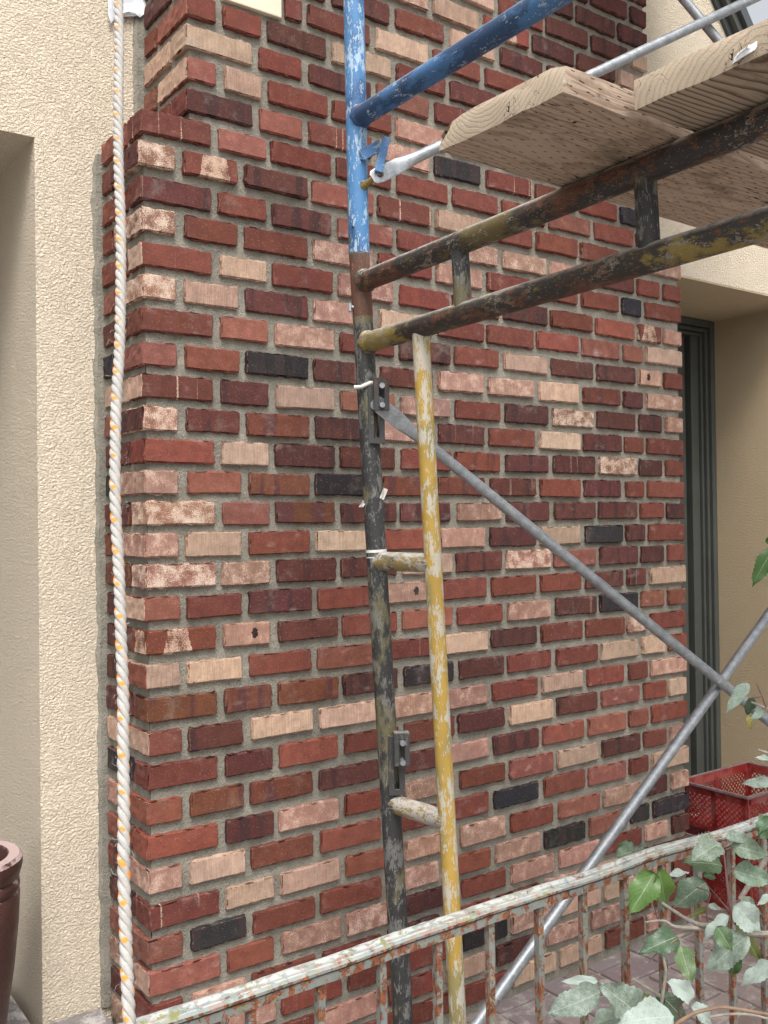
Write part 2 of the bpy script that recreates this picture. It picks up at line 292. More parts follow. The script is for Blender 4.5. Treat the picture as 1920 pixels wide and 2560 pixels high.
M = dict(
    brick=mat_brick(), mortar=mat_mortar(), stucco=mat_stucco('stucco'), stucco_bounce=mat_stucco('stucco_bounce_tint', 1.0, (.88, .70, .46), 2.0),  # recess copy of the stucco, bounced light painted in as brighter, warmer colour
    panel=mat_simple('cream_render', (.70, .62, .48), .8, .06, 12, .25, 0, .002),
    blue=mat_paint('blue_paint', (.060, .19, .40), (.40, .50, .58), (.36, .47, .57), 95, .72, rust=.10, rough=.42, stretch=(1, 1, .35), dark=(.025, .085, .21), darkamt=.55, dust=.7),
    bluelev=mat_paint('blue_paint_level', (.045, .145, .33), (.36, .46, .55), (.30, .39, .47), 100, .34, rust=.15, rough=.42, stretch=(1, .4, 1), dark=(.016, .052, .13), darkamt=.6, dust=.6),
    black=mat_paint('black_paint', (.026, .026, .027), (.36, .36, .34), (.135, .135, .13), 80, .85, rust=.35, rough=.45, dark=(.105, .095, .05), darkamt=.42, dust=.75),
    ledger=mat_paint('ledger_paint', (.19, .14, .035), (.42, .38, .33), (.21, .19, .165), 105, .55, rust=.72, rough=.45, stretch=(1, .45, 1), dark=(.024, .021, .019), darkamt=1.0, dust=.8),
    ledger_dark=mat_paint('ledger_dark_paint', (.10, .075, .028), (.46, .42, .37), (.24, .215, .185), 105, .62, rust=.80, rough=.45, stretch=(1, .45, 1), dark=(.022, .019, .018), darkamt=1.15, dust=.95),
    rusty=mat_paint('rusty_coupler', (.16, .085, .055), (.40, .36, .31), (.27, .21, .17), 90, .6, rust=.8, rough=.6, dark=(.07, .04, .03), darkamt=.5, dust=.6),
    rung=mat_paint('rung_paint', (.23, .175, .07), (.48, .46, .43), (.38, .36, .335), 80, 1.1, rust=.6, rough=.5, stretch=(1, .45, 1), dark=(.035, .03, .026), darkamt=.7, dust=1.0),
    yellow=mat_paint('yellow_paint', (.44, .285, .055), (.50, .48, .43), (.47, .455, .41), 80, .85, rust=.16, rough=.4, stretch=(1, 1, .25), dark=(.26, .215, .085), darkamt=.5, dust=.5),
    lock=mat_paint('lock_steel', (.045, .045, .045), (.35, .35, .32), (.16, .155, .14), 120, .45, rust=.4, rough=.5, dust=.5),
    galv=mat_galv(), woodA=mat_wood('pine_incised', (.37, .285, .22), (.285, .20, .145), True, (.02, .11), 150, .03),
    woodB=mat_wood('pine_plain', (.335, .27, .21), (.12, .078, .052), False, (-.05, -.045), 105, .16),
    leaf=mat_leaf(), twig=mat_simple('bark', (.30, .27, .23), .8, .4, 60, .5), redtwig=mat_simple('red_shoot', (.17, .075, .07), .6, .3, 60, .3), tanvine=mat_simple('tan_shoot', (.24, .155, .10), .7, .3, 60, .4),
    rail=mat_rail(), picket=mat_rail('peeling_paint_picket', .035, .62), crate=mat_simple('red_plastic', (.25, .016, .014), .45, .25, 14, .1, 0, .001, (.25, .06, .05)), rim=mat_simple('grey_worn_rim', (.22, .15, .145), .6, .35, 40, .3),
    door=mat_simple('dark_green_paint', (.072, .079, .072), .45, .15, 9, .15, 0, .001), trim=mat_simple('slate_paint', (.055, .066, .072), .45, .2, 9, .2),
    rock=mat_simple('grey_stone', (.29, .25, .24), .9, .4, 50, .8, 0, .006, (.42, .40, .38)), flag=mat_simple('flagstone_grey', (.30, .275, .27), .9, .45, 22, .8, 0, .006, (.46, .44, .43)),
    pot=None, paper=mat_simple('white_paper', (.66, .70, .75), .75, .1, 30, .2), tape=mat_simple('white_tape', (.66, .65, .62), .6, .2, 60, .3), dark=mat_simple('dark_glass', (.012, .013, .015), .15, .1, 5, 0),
    roof=mat_simple('roof_shingle', (.06, .055, .05), .9, .3, 30, .6),
)

# ------------------------------------------------------------------ ground
GZ = -1.41
def mat_ground():
    s = N('joint_sand', .95); o = s.obj(); a = s.noise(o, 30, 4); b = s.noise(o, 500, 3, .7)
    return s.done(s.mix(s.ramp(b, .35, .65), (.22, .20, .18), s.mix(a, (.34, .32, .29), (.46, .44, .41))), .95, s.bump(b, .6, .003))
g = MB(); g.add([(-60, -60, GZ-.012), (60, -60, GZ-.012), (60, 60, GZ-.012), (-60, 60, GZ-.012)], [(0, 1, 2, 3)])
ground = g.build('ground', mat_ground()); ground['kind'] = 'structure'; ground['label'] = 'sandy ground under the brick pavers'
def mat_paver():
    s = N('paver', .9); o = s.obj(); r = s.n('ObjectInfo', 5); a = s.noise(s.n('NewGeometry', 0), 18, 4, .65); b = s.noise(s.n('NewGeometry', 0), 260, 4, .7)
    c = s.mix(r, (.165, .115, .105), (.27, .215, .20)); c = s.mix(s.ramp(s.math('FRACT', s.math('MULTIPLY', r, 7.3)), .6, .8), c, (.20, .16, .165))
    c = s.mix(s.ramp(a, .48, .70), c, (.37, .33, .31)); c = s.mix(s.ramp(b, .58, .70), c, (.085, .06, .055)); c = s.mix(s.ramp(b, .36, .26), c, (.42, .39, .37))
    return s.done(c, .85, s.bump(s.math('ADD', a, b), .6, .004))
patio = MB(); patio.box(.1, 3.15, -1.45, .775, GZ-.05, GZ-.008)
patio = patio.build('patio', mat_ground()); patio['kind'] = 'structure'; patio['label'] = 'brick paver patio at the foot of the chimney'
pm = mat_paver(); CELL = .207; PAV = []
for v in range(4):
    bm = MB(); bm.box(-.0975, .0975, -.0463, .0463, -.03, 0, .004)
    for i, p in enumerate(bm.v):
        nv = noise.noise_vector(Vector(p)*30+Vector((v*5, 0, 0)))*.0022; bm.v[i] = (p[0]+nv.x, p[1]+nv.y, p[2]+nv.z*.6)
    PAV.append(bm.mesh('paver', pm))
for ix in range(14):
    for iy in range(-6, 4):
        cx = .205+CELL*(ix+.5); cy = -.142+CELL*(iy+.5)
        if cy < -1.2 or cy > .78 or (cx < 1.9 and cy > .0): continue
        for k in (-1, 1):
            o = bpy.data.objects.new('paver', random.choice(PAV)); C.objects.link(o); o.parent = patio
            vert = (ix+iy) % 2
            o.location = (cx+(k*CELL/4 if vert else 0), cy+(0 if vert else k*CELL/4), GZ+random.uniform(-.003, .002))
            o.rotation_euler = (random.uniform(-.012, .012), random.uniform(-.012, .012), (math.pi/2 if vert else 0)+random.uniform(-.012, .012)+random.choice((0, math.pi)))

# ------------------------------------------------------------------ house
house = empty('house', (1.5, .6, GZ), 'cream stucco house wall with deep openings behind the brick chimney', 'house')
w_ = MB(); w_.box(-3.2, 1.0, .277, .95, .954, 4.2); w_.box(-.16, .3, .277, .95, -1.5, .954)
lw = w_.build('wall', M['stucco'], house); lw['label'] = 'bright cream stucco wall left of the chimney'
def rz(x): return 2.128-1.15*(x-2.558)
w_ = MB(); w_.prism([(1.0, .965), (3.569, .965), (1.0, rz(1.0))], 'y', .277, .90)
rw = w_.build('gable_wall', M['stucco'], house); rw['label'] = 'tan stucco wall above the recessed door'
w_ = MB(); w_.box(3.2, 3.75, .277, .95, -1.6, .965)
w_.build('reveal', M['stucco_bounce'], house)
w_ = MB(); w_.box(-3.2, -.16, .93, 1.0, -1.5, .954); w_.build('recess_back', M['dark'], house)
w_ = MB(); w_.box(1.9, 3.2, .84, .93, -1.6, .965)
w_.build('recess_wall', M['stucco_bounce'], house)
door = MB(); door.box(1.95, 3.050, .800, .836, -1.38, .885, .003); door = door.build('door', M['door'], house); door['label'] = 'dark green door behind the chimney'
m_ = MB(); m_.box(2.1, 2.78, .792, .801, -1.1, .70, .006); m_.build('panel', M['door'], door)
m_ = MB(); m_.box(3.070, 3.126, .780, .838, -1.40, .889, .003); m_.box(1.95, 3.069, .781, .838, .889-.0005, .90, .002); m_.build('door_jamb', M['door'], house)
for i, (a, b, y0) in enumerate(((3.166, 3.199, .735), (3.145, 3.164, .750), (3.127, 3.143, .765))):
    m_ = MB(); e = 3.199-b; zt = .9575-e
    m_.box(a, b, y0, .84, -1.40, zt, .004); m_.box(1.95, a-.001, y0+.001, .839, zt-(b-a), zt-.001, .004)
    m_.build('door_frame', M['door'], house)
m_ = MB(); m_.box(1.0, 3.198, .2785, .733, .9585, .9645); m_.build('soffit', M['stucco_bounce'], house)  # thin sheet under the header, its warm colour standing in for bounced light
# rake boards up the gable
dirv = Vector((1, 0, -1.15)).normalized(); nrm = Vector((1.15, 0, 1)).normalized()
for i, (t0, t1, y0, mt) in enumerate(((.0, .028, .262, 'trim'), (.029, .062, .235, 'door'), (.063, .108, .215, 'trim'))):
    m_ = MB(); o0 = Vector((2.558, 0, 2.128))
    q = [o0+dirv*a+nrm*t for a, t in ((-2.6, t0), (2.1, t0), (2.1, t1), (-2.6, t1))]
    m_.prism([(p.x, p.z) for p in q], 'y', y0, .40); m_.build('rake_board', M[mt], house)
m_ = MB(); q = [Vector((2.558, 0, 2.128))+dirv*a+nrm*t for a, t in ((-2.7, .109), (2.2, .109), (2.2, .14), (-2.7, .14))]
m_.prism([(p.x, p.z) for p in q], 'y', .41, 3.0); m_.build('roof', M['roof'], house)

m_ = MB(); m_.box(1.20, 2.12, -1.6, .276, 2.30, 2.40, .01); m_.build('shade_slab', M['door'], house)  # unseen overhang added to keep skylight off the chimney's upper right
# stone step below the left wall
step = MB(); step.box(-2.2, -.012, -.35, 1.0, GZ-.05, -1.245); step = step.build('step', M['mortar']); step['kind'] = 'structure'; step['label'] = 'grey flagstone step below the cream wall'
for (x0, x1, y0, y1) in ((-.5, -.02, .02, .27), (-.52, -.18, .285, .9), (-1.1, -.52, -.02, .28), (-.42, -.02, -.33, .0), (-1.1, -.44, -.33, -.04), (-1.1, -.54, .3, .9)):
    m_ = MB(); m_.box(x0, x1, y0, y1, -1.26, -1.197+random.uniform(-.004, .004), .012)
    for i, p in enumerate(m_.v):
        nv = noise.noise_vector(Vector(p)*7)*.012; m_.v[i] = (p[0]+nv.x*.5, p[1]+nv.y*.5, p[2]+nv.z*.3)
    m_.build('flagstone', M['flag'], step, True)

# ------------------------------------------------------------------ chimney
W = 1.968; D = .277; SL, SR = .115, 1.805
A = [0, .188, .337, .533, .729, .925, 1.118, 1.319, 1.525, 1.729, 1.865, W]
B = [0, .095, .258, .455, .663, .863, 1.055, 1.259, 1.457, 1.655, 1.769, W]
E_ = [SL, .204, .328, .522, .729, .925, 1.118, 1.319, 1.525, 1.715, SR]
O_ = [SL, .303, .447, .663, .863, 1.055, 1.259, 1.457, 1.655, SR]
ZOFF = dict(zip(range(-5, 22), [-.02, -.06, -.02, -.07, -.04, -.05, -.08, -.07, -.05, -.03, .01, .06, .08, .14, .16, .15, .12, .10, .09, .08, .03, -.03, -.05, -.13, -.13, -.10, -.10]))
def zb(n): return (-(n-6)+ZOFF.get(n, -.06 if n > 0 else -.02))*H
ROWS = {
 -19: 'DDDDDDDDDD', -18: 'RDDDRDDDRD', -17: 'RTDRDDDDD', -16: 'RRDRTDRDDD', -15: 'RDRXDRDDD', -14: 'RDTRRTRDDT', -13: 'RRTPTMDDT', -12: 'DRRDRTDDRP',
 -11: 'DRXTRRDDR', -10: 'RRDTRDRRDR', -9: 'TRDQXRRDR', -8: 'QTROPRRDRR', -7: 'DQXPKXRRK',
 -6: 'XQRRRXRQRDP', -5: 'WMDQXTRRRDP', -4: 'DRDQRPPPDOO', -3: 'WRRPRPRRRKR', -2: 'RTRPRRDROMP', -1: 'WTDPTRROQQT', 0: 'RQPRDRTDDSR',
 1: 'QOKDDPPTBDP', 2: 'XDTQPRDWDDP', 3: 'WDBDPDRTDRR', 4: 'OTDDRBDDWDR', 5: 'PQBKBBDODRO', 6: 'WQBDDPDDDRD', 7: 'PTRTOPDTKDR', 8: 'WPDDTDWQDDO',
 9: 'QRDRSRRRDDT', 10: 'MSDOQRPDKQO', 11: 'TTRQRTDRRWR', 12: 'BBBDKDRRTTO', 13: 'ODTTPPRTRRP', 14: 'RDORRDTDQRT', 15: 'OBBDDPDOQOR', 16: 'ODPRPRQTDRP',
 17: 'PTRORRKRQRT', 18: 'XTTOPPRQPDP', 19: 'QKRRPOPKQKK', 20: 'QOPPDRPPRPD', 21: 'RPRRDRRPTRD', 22: 'RPRRRKPTTPR', 23: 'RPRPRTDPPRR', 24: 'RRPRRRTTRPR'}
cj = lambda c, a: tuple(max(0, x*(1+random.uniform(-a, a))) for x in c)
def style(k):
    """colours and surface of one brick by kind: c1, c2, (score, speckle, flash), (drips, bloom, chips), patch, spot"""
    none = (9., -9., 0.); ns = (9., 9., 0.)
    j = random.uniform(.78, 1.22)
    def sc(c): return tuple(x*j for x in c)
    rnd = random.random
    if k == 'R': return sc(cj((.156, .0425, .0295), .07)), (.105, .033, .030), (.25, 0, .5*(rnd() < .5)), (.25*(rnd() < .3), .35*(rnd() < .35), .25), none, ns
    if k == 'O': return sc(cj((.198, .059, .040), .06)), (.36, .16, .11), (.1, .12*(rnd() < .4), 0), (.0, .3*(rnd() < .4), .3), none, ns
    if k == 'Q': return sc(cj((.215, .078, .057), .06)), (.48, .26, .19), (.15, .26, 0), (.0, .6*(rnd() < .5), .5), none, ns
    if k == 'D': return sc(cj((.092, .0285, .0240), .09)), (.036, .016, .018), (.35, 0, .8), (.3*(rnd() < .3), .35*(rnd() < .3), .3), none, ns
    if k == 'B': return sc(cj((.140, .044, .025), .10)), (.075, .026, .026), (.3, 0, .95), (0, .2, .3), none, ns
    if k == 'K': return sc(cj((.018, .018, .022), .15)), (.05, .03, .03), (.2, 0, .4), (0, 0, .9), none, ns
    if k == 'T': return sc(cj((.460, .315, .235), .035)), (.58, .445, .355), (.8, .22*(rnd() < .5), 0), (0, 0, 1.), none, ns
    if k == 'P': return sc(cj((.350, .200, .152), .05)), (.55, .40, .32), (.55, .34+.12*rnd(), 0), (0, .2, .9), none, ns
    if k == 'W': return sc(cj((.29, .135, .095), .10)), (.56, .435, .35), (.4, .52, 0), (0, .2, .9), none, ns
    if k == 'X': return sc(cj((.147, .043, .0325), .06)), (.12, .04, .036), (.25, 0, .4), (1., .3, .3), none, ns
    if k == 'M':
        a = random.uniform(-.5, -.2)*.09; return sc(cj((.165, .047, .031), .10)), (.4, .2, .14), (.3, .08, 0), (0, .2, .4), (a, a+random.uniform(.05, .08), random.uniform(.1, .5)), ns
    if k == 'S': return sc(cj((.40, .245, .175), .04)), (.56, .40, .31), (.6, .35, 0), (0, 0, .9), none, (random.uniform(-.02, .02), .002, .0085)
    return style('R')
ATTS = ('c1', 'c2', 'par', 'par2', 'pt', 'sp')
class Bricks:
    def __init__(s): s.v = []; s.f = []; s.q = []; s.hh = []; s.at = {a: [] for a in ATTS}
    def add(s, x0, x1, y0, y1, z0, z1, st, st_side=None, deep=False):
        seed = random.uniform(0, 90); L, Dp, Hh = x1-x0, y1-y0, z1-z0; e = .0032
        def lines(l, step):
            n = max(1, round((l-2*e)/step)); return [0, e]+[e+(l-2*e)*i/n for i in range(1, n)]+[l-e, l]
        xs = lines(L, .0085); zs = lines(Hh, .0125); ys = lines(Dp, .010) if deep else [0, e, Dp]
        idx = {}; off = len(s.v)
        tip = Matrix.Rotation(random.uniform(-.014, .014), 3, 'Y') @ Matrix.Rotation(random.uniform(-.010, .010), 3, 'Z')
        dy = random.uniform(-.0016, .0016); dxx = random.uniform(-.001, .001); c = Vector((L/2, 0, Hh/2))
        bow = random.uniform(-.0012, .0012)
        def vert(i, j, k):
            if (i, j, k) in idx: return idx[(i, j, k)]
            p = Vector((xs[i], ys[j], zs[k])); nx, ny, nz = len(xs)-1, len(ys)-1, len(zs)-1
            on = [(i == 0)-(i == nx), 1.*(j == 0), (k == 0)-(k == nz)]
            cnt = sum(1 for t in on if t)
            nv = noise.noise_vector(Vector((p.x*70+seed*3, p.y*70, p.z*70+seed)))
            nc = noise.noise(Vector((p.x*38+seed*5, p.y*38+9, p.z*38-seed)))
            inw = Vector(on)
            if cnt >= 2: p += inw*(.0019+max(0, nc-.06)*.015)
            if on[0] or on[2]: p += Vector((nv.x*abs(on[0]), 0, nv.z*abs(on[2])))*.0030
            if cnt >= 2 and on[1] and on[0] and on[2]: p += Vector((on[0], 0, on[2]))*.0028
            near = (k <= 1 or k >= nz-1 or i <= 1 or i >= nx-1)
            p.y += (nv.y*.0007 if near else nv.y*.0003)
            p.z += .0022*noise.noise(Vector((p.x*135+seed, p.y*135, seed*2+(9 if k else 0))))*abs(on[2]); p.x += .0016*noise.noise(Vector((p.z*135+seed, p.y*135, seed*3+(9 if i else 0))))*abs(on[0]); p.z += bow*math.sin(math.pi*xs[i]/max(L, .01))
            p = tip @ (p-c)+c
            idx[(i, j, k)] = len(s.v); s.v.append((x0+p.x+dxx, y0+p.y+dy, z0+p.z)); return idx[(i, j, k)]
        def face(ids, qs, ha, hb, stl):
            s.f.append(tuple(vert(*t) for t in ids))
            for (a, b) in qs: s.q.append((a, b, seed)); s.hh.append((ha, hb, 0))
            for a, v in zip(ATTS, stl): s.at[a] += [tuple(v)]*len(ids)
        nx, ny, nz = len(xs)-1, len(ys)-1, len(zs)-1; sd_ = st_side or st
        for i in range(nx):
            for k in range(nz):
                ids = ((i, 0, k), (i+1, 0, k), (i+1, 0, k+1), (i, 0, k+1)); face(ids, [(xs[t[0]]-L/2, zs[t[2]]-Hh/2) for t in ids], L/2, Hh/2, st)
            for j in range(ny):
                for kk in (0, nz):
                    ids = ((i, j, kk), (i, j+1, kk), (i+1, j+1, kk), (i+1, j, kk))
                    if kk: ids = ids[::-1]
                    face(ids, [(xs[t[0]]-L/2, (Hh/2+ys[t[1]])*(1 if kk else -1)) for t in ids], L/2, Hh/2+Dp, st)
        for j in range(ny):
            for k in range(nz):
                ids = ((0, j+1, k), (0, j, k), (0, j, k+1), (0, j+1, k+1)); face(ids, [(ys[t[1]]-Dp/2, zs[t[2]]-Hh/2) for t in ids], Dp/2, Hh/2, sd_)
                ids = ((nx, j, k), (nx, j+1, k), (nx, j+1, k+1), (nx, j, k+1)); face(ids, [(ys[t[1]]-Dp/2, zs[t[2]]-Hh/2) for t in ids], Dp/2, Hh/2, st)
    def mesh(s, name, origin=(0, 0, 0)):
        me = bpy.data.meshes.new(name); ov = np.array(s.v)-np.array(origin); me.from_pydata(ov.tolist(), [], s.f); me.materials.append(M['brick'])
        def put(nm, data, typ):
            at_ = me.attributes.new(nm, typ, 'CORNER')
            if typ == 'FLOAT_COLOR': at_.data.foreach_set('color', np.array([(*d, 1) for d in data], 'f').ravel())
            else: at_.data.foreach_set('vector', np.array(data, 'f').ravel())
        put('q', s.q, 'FLOAT_VECTOR'); put('hh', s.hh, 'FLOAT_VECTOR')
        for a in ATTS: put(a, s.at[a], 'FLOAT_COLOR' if a in ('c1', 'c2') else 'FLOAT_VECTOR')
        return me
chim = empty('brick_chimney', (W/2, .14, GZ), 'wide chimney of mixed red, tan and black bricks with grey mortar', 'chimney')
G = .0105; plan = []                          # half joint; list of (box, kind, side kind, deep)
for n in range(-19, 25):
    up = n < -6; ev = n % 2 == 0
    J = (E_ if ev else O_) if up else (A if ev else B)
    kinds = ROWS[n]; z0 = zb(n); z1 = min(z0+H-2*G, zb(n-1)-.012)
    xl = SL if up else 0.; yo = -.005 if n == -5 else 0; xo = -.009 if n == -5 else random.uniform(-.003, .003)
    strch = (not ev) if up else ev              # stretcher laid on the front at the corner
    for i in range(len(J)-1):
        a = J[i]+(G if i else 0); b = J[i+1]-(G if i < len(J)-2 else 0)
        jj = random.uniform(-.003, .003) if 0 < i else 0
        k = kinds[i] if i < len(kinds) else random.choice('RRD')
        if n <= -11 and i in (0, 1) and up:     # the cream panel sits here
            if i == 0: b = min(b, SL+.075)
            else:
                if b < .40: continue
                a = max(a, .389)
        if n <= -11 and up and i == 2: a = max(a, .389)
        if i == 0:
            dep = .085 if strch else .178
            sk = random.choice('TTRRQ') if k in 'RXODQB' and random.random() < .6 else random.choice('RDO') if k in 'MTW' and random.random() < .5 else k
            plan.append((a+xo, b, yo, dep, z0, z1, k, sk, True))
            y0 = dep+2*G; y1 = D-.014
            plan.append((xl+random.uniform(.0, .004), xl+.09, y0, y1, z0, z1, random.choice('RRDDQPBT' if n not in (1, 5, 14) else 'K'), None, True))
        else:
            plan.append((a+jj, b+random.uniform(-.003, .003)*(i < len(J)-2), yo*.6+random.uniform(-.001, .001), .085, z0+random.uniform(-.003, .002), z1+random.uniform(-.003, .0015), k, None, False))
def shown(p):
    pts = [pj((x, y, z)) for x in (p[0], p[1]) for y in (p[2], p[3] if p[8] else p[2]) for z in (p[4], p[5])]
    xs = [min(1920, max(0, q[0])) for q in pts]; ys = [min(2560, max(0, q[1])) for q in pts]
    return (max(xs)-min(xs))*(max(ys)-min(ys))
order = sorted(range(len(plan)), key=lambda i: -shown(plan[i])); big = set(order[:300]); rest = Bricks()
for i, p in enumerate(plan):
    st = style(p[6]); ss = style(p[7]) if p[7] and p[7] != p[6] else None
    if i in big:
        b = Bricks(); b.add(*p[:6], st, ss, p[8]); o_ = (p[0], p[2], p[4])
        o = bpy.data.objects.new('brick', b.mesh('brick', o_)); C.objects.link(o); o.location = o_; join_to(o, chim)
    else: rest.add(*p[:6], st, ss, p[8])
o = bpy.data.objects.new('brickwork', rest.mesh('brickwork')); C.objects.link(o); join_to(o, chim); o['kind'] = 'stuff'
# mortar: uneven sheets recessed behind the brick faces
def sheet(mb, o0, ua, va, nrm_, amp, step=.012):
    o0, ua, va, nrm_ = Vector(o0), Vector(ua), Vector(va), Vector(nrm_)
    nu = max(1, round(ua.length/step)); nv = max(1, round(va.length/step)); vs = []
    for j in range(nv+1):
        for i in range(nu+1):
            p = o0+ua*(i/nu)+va*(j/nv); e = noise.noise(p*12)*amp*.9+noise.noise(p*55)*amp+noise.noise(p*130)*amp*.8; vs.append(p+nrm_*e)
    mb.add(vs, [(j*(nu+1)+i, j*(nu+1)+i+1, (j+1)*(nu+1)+i+1, (j+1)*(nu+1)+i) for j in range(nv) for i in range(nu)])
RC = .0115; ztop = zb(-6)+H-2*G+.002
mo = MB()
sheet(mo, (RC, RC, GZ-.02), (W-2*RC, 0, 0), (0, 0, ztop-GZ), (0, -1, 0), .0022)
sheet(mo, (RC, D+.01, GZ-.02), (0, RC-D-.01, 0), (0, 0, ztop-GZ), (-1, 0, 0), .0022)
sheet(mo, (W-RC, RC, GZ-.02), (0, D, 0), (0, 0, ztop-GZ), (1, 0, 0), .0022)
sheet(mo, (RC, RC, ztop-.02), (SL, 0, 0), (0, D, 0), (0, 0, 1), .002); sheet(mo, (SR-.01, RC, ztop-.02), (W-SR, 0, 0), (0, D, 0), (0, 0, 1), .002)
zt = zb(-20)
sheet(mo, (SL+RC, RC+.0005, ztop-.03), (SR-SL-2*RC, 0, 0), (0, 0, zt-ztop), (0, -1, 0), .0022)
sheet(mo, (SL+RC, D+.01, ztop-.03), (0, RC-D-.01, 0), (0, 0, zt-ztop), (-1, 0, 0), .0022)
sheet(mo, (SR-RC, RC, ztop-.03), (0, D, 0), (0, 0, zt-ztop), (1, 0, 0), .0022)
mo.build('mortar', M['mortar'], chim, True)
# ragged mortar fillet where the brick side meets the stucco
for (xc, za, zc_, wd) in ((0, -1.20, zb(-6)+.03, .022), (SL, zb(-6)+.05, 1.9, .027)):
    m_ = MB(); n = int((zc_-za)/.012); vs = []
    for i in range(n+1):
        z = za+(zc_-za)*i/n; e = wd+noise.noise(Vector((z*14, xc*9, 2)))*.009+noise.noise(Vector((z*70, xc, 5)))*.004
        if i > n-4: e *= .55+.15*(n-i)
        vs += [(xc+RC+.004, D-.024+noise.noise(Vector((z*60, 3, 1)))*.003, z), (xc+RC-.005, D-.009+noise.noise(Vector((z*50, 1, 1)))*.003, z), (xc-e*.55, D-.0085+noise.noise(Vector((z*45, 7, 1)))*.0035, z), (xc-e, D+.004, z)]
    m_.add(vs, [(i*4+k, i*4+k+1, (i+1)*4+k+1, (i+1)*4+k) for i in range(n) for k in range(3)]); m_.build('mortar_fillet', M['mortar'], chim, True)
m_ = MB(); m_.box(.21, .376, -.002, .06, 1.284, 1.95, .003); po = m_.build('panel', M['panel'], chim); po['label'] = 'smooth cream panel let into the brickwork'

# ------------------------------------------------------------------ scaffold
LEAN = [(775.6, 546), (801, 957), (833, 1507), (854.5, 1909), (870.5, 2196)]
pt0 = dz(775.8, 548, 2.03); pt1 = dz(870.5, 2196, 2.03); ax = (pt1-pt0).normalized(); base = pt0+ax*((GZ-pt0.z)/ax.z)
def post_at(z): return pt0+ax*((z-pt0.z)/ax.z)
U = Vector((-.034, -.9994, 0)); FL = 1.52; R0 = .0214
sc1 = empty('scaffold', base, 'worn black and yellow scaffold frame carrying the plank deck', 'scaffold')
def P(fn): m_ = MB(); fn(m_); return m_
P(lambda m: (m.tube([base, pt0+ax*-.03], R0, 20), m.tube([pt0+ax*-.02, pt0-ax*.10], .0175, 16))).build('post', M['black'], sc1, True)
P(lambda m: m.tube([base+U*FL, pt0+ax*-.03+U*FL], R0, 20)).build('post', M['black'], sc1, True)
P(lambda m: m.tube([pt0+ax*.004, pt0+ax*.135], .02165, 20)).build('coupler', M['rusty'], sc1, True)
zL1, zL2 = .512, .383
for z in (zL1, zL2):
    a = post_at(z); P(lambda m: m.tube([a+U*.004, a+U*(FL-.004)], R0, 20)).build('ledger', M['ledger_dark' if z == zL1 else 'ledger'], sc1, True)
def along(px, z):                             # distance along the ledger at height z where it crosses display column px
    a = post_at(z); lo, hi = .01, 1.3
    for _ in range(50):
        m_ = (lo+hi)/2
        if pj(a+U*m_)[0] < px*DS: lo = m_
        else: hi = m_
    return lo
for px in (997, 1398):
    t = along(px, (zL1+zL2)/2); P(lambda m: m.tube([post_at(zL2)+U*t, post_at(zL1)+U*t], .0165, 16)).build('stub', M['black'], sc1, True)
ty = along(908, zL2); yb = dz(989, 2196, 1.93); yt = post_at(zL2)+U*ty; ya = (yb-yt).normalized(); ybase = yt+ya*((GZ-yt.z)/ya.z)
P(lambda m: m.tube([ybase, yt], .0172, 18)).build('ladder_post', M['yellow'], sc1, True)
for z in (dz(812, 1212, 2.02).z, dz(848, 1738, 2.02).z, -1.20):
    a = post_at(z); b_ = yt+ya*((z-yt.z)/ya.z); P(lambda m: m.tube([a, b_], .0195, 16)).build('rung', M['rung'], sc1, True)
t2 = FL-ty
P(lambda m: m.tube([base+U*t2, post_at(zL2)+U*t2], .0172, 18)).build('ladder_post', M['yellow'], sc1, True)
# welds
for z in (zL1, zL2): P(lambda m: m.tube([post_at(z)+U*.018, post_at(z)+U*.028], [.0262, .0225], 16)).build('weld', M['ledger'], sc1, True)
# slotted brace locks
nrmv = Vector((-.50, -.866, 0)); tv = Vector((.866, -.50, 0))
def slot_plate(m, F, w, h, t, sw, top, bot):   # plate w x h with a slot, in local x (across), z (up), y (thickness)
    m.box(-w/2, -sw/2, -t, 0, 0, h, .0008, 0, F); m.box(sw/2, w/2, -t, 0, 0, h, .0008, 0, F)
    m.box(-sw/2-.0003, sw/2+.0003, -t+.0002, -.0002, h-top, h, 0, 0, F); m.box(-sw/2-.0003, sw/2+.0003, -t+.0002, -.0002, 0, bot, 0, 0, F)
def brace_lock(zc, name):
    c = post_at(zc)+tv*.012; F0 = frame(c+nrmv*.024+ax*.062, tv, -ax)
    m = MB(); slot_plate(m, F0, .034, .124, .004, .011, .02, .012); m.box(-.017, -.0135, 0, .022, 0, .124, .0006, 0, F0); m.box(.0135, .017, 0, .018, 0, .124, .0006, 0, F0)
    o = m.build(name, M['lock'], sc1)
    F1 = frame(c+nrmv*.046+tv*.012-ax*.004, tv, -ax)
    m = MB(); slot_plate(m, F1, .032, .068, .004, .011, .012, .008); m.box(-.016, .016, 0, .022, .064, .068, .001, 0, F1); m.box(-.016, -.0125, 0, .02, .0, .066, .001, 0, F1); m.build('hasp', M['lock'], o)
    for dzp in (.050, .010):
        m = MB(); q = F1 @ Vector((.0, 0, dzp)); m.tube([q+nrmv*.016, q-nrmv*.03], .0050, 12); m.tube([q+nrmv*.014, q+nrmv*.018], [.0062, .0056], 12); m.build('pin', M['galv'], o, True)
    return F1 @ Vector((0, 0, .010))
lk1 = brace_lock(.232, 'brace_lock'); lk2 = brace_lock(dz(862, 1655, 2.).z, 'brace_lock')
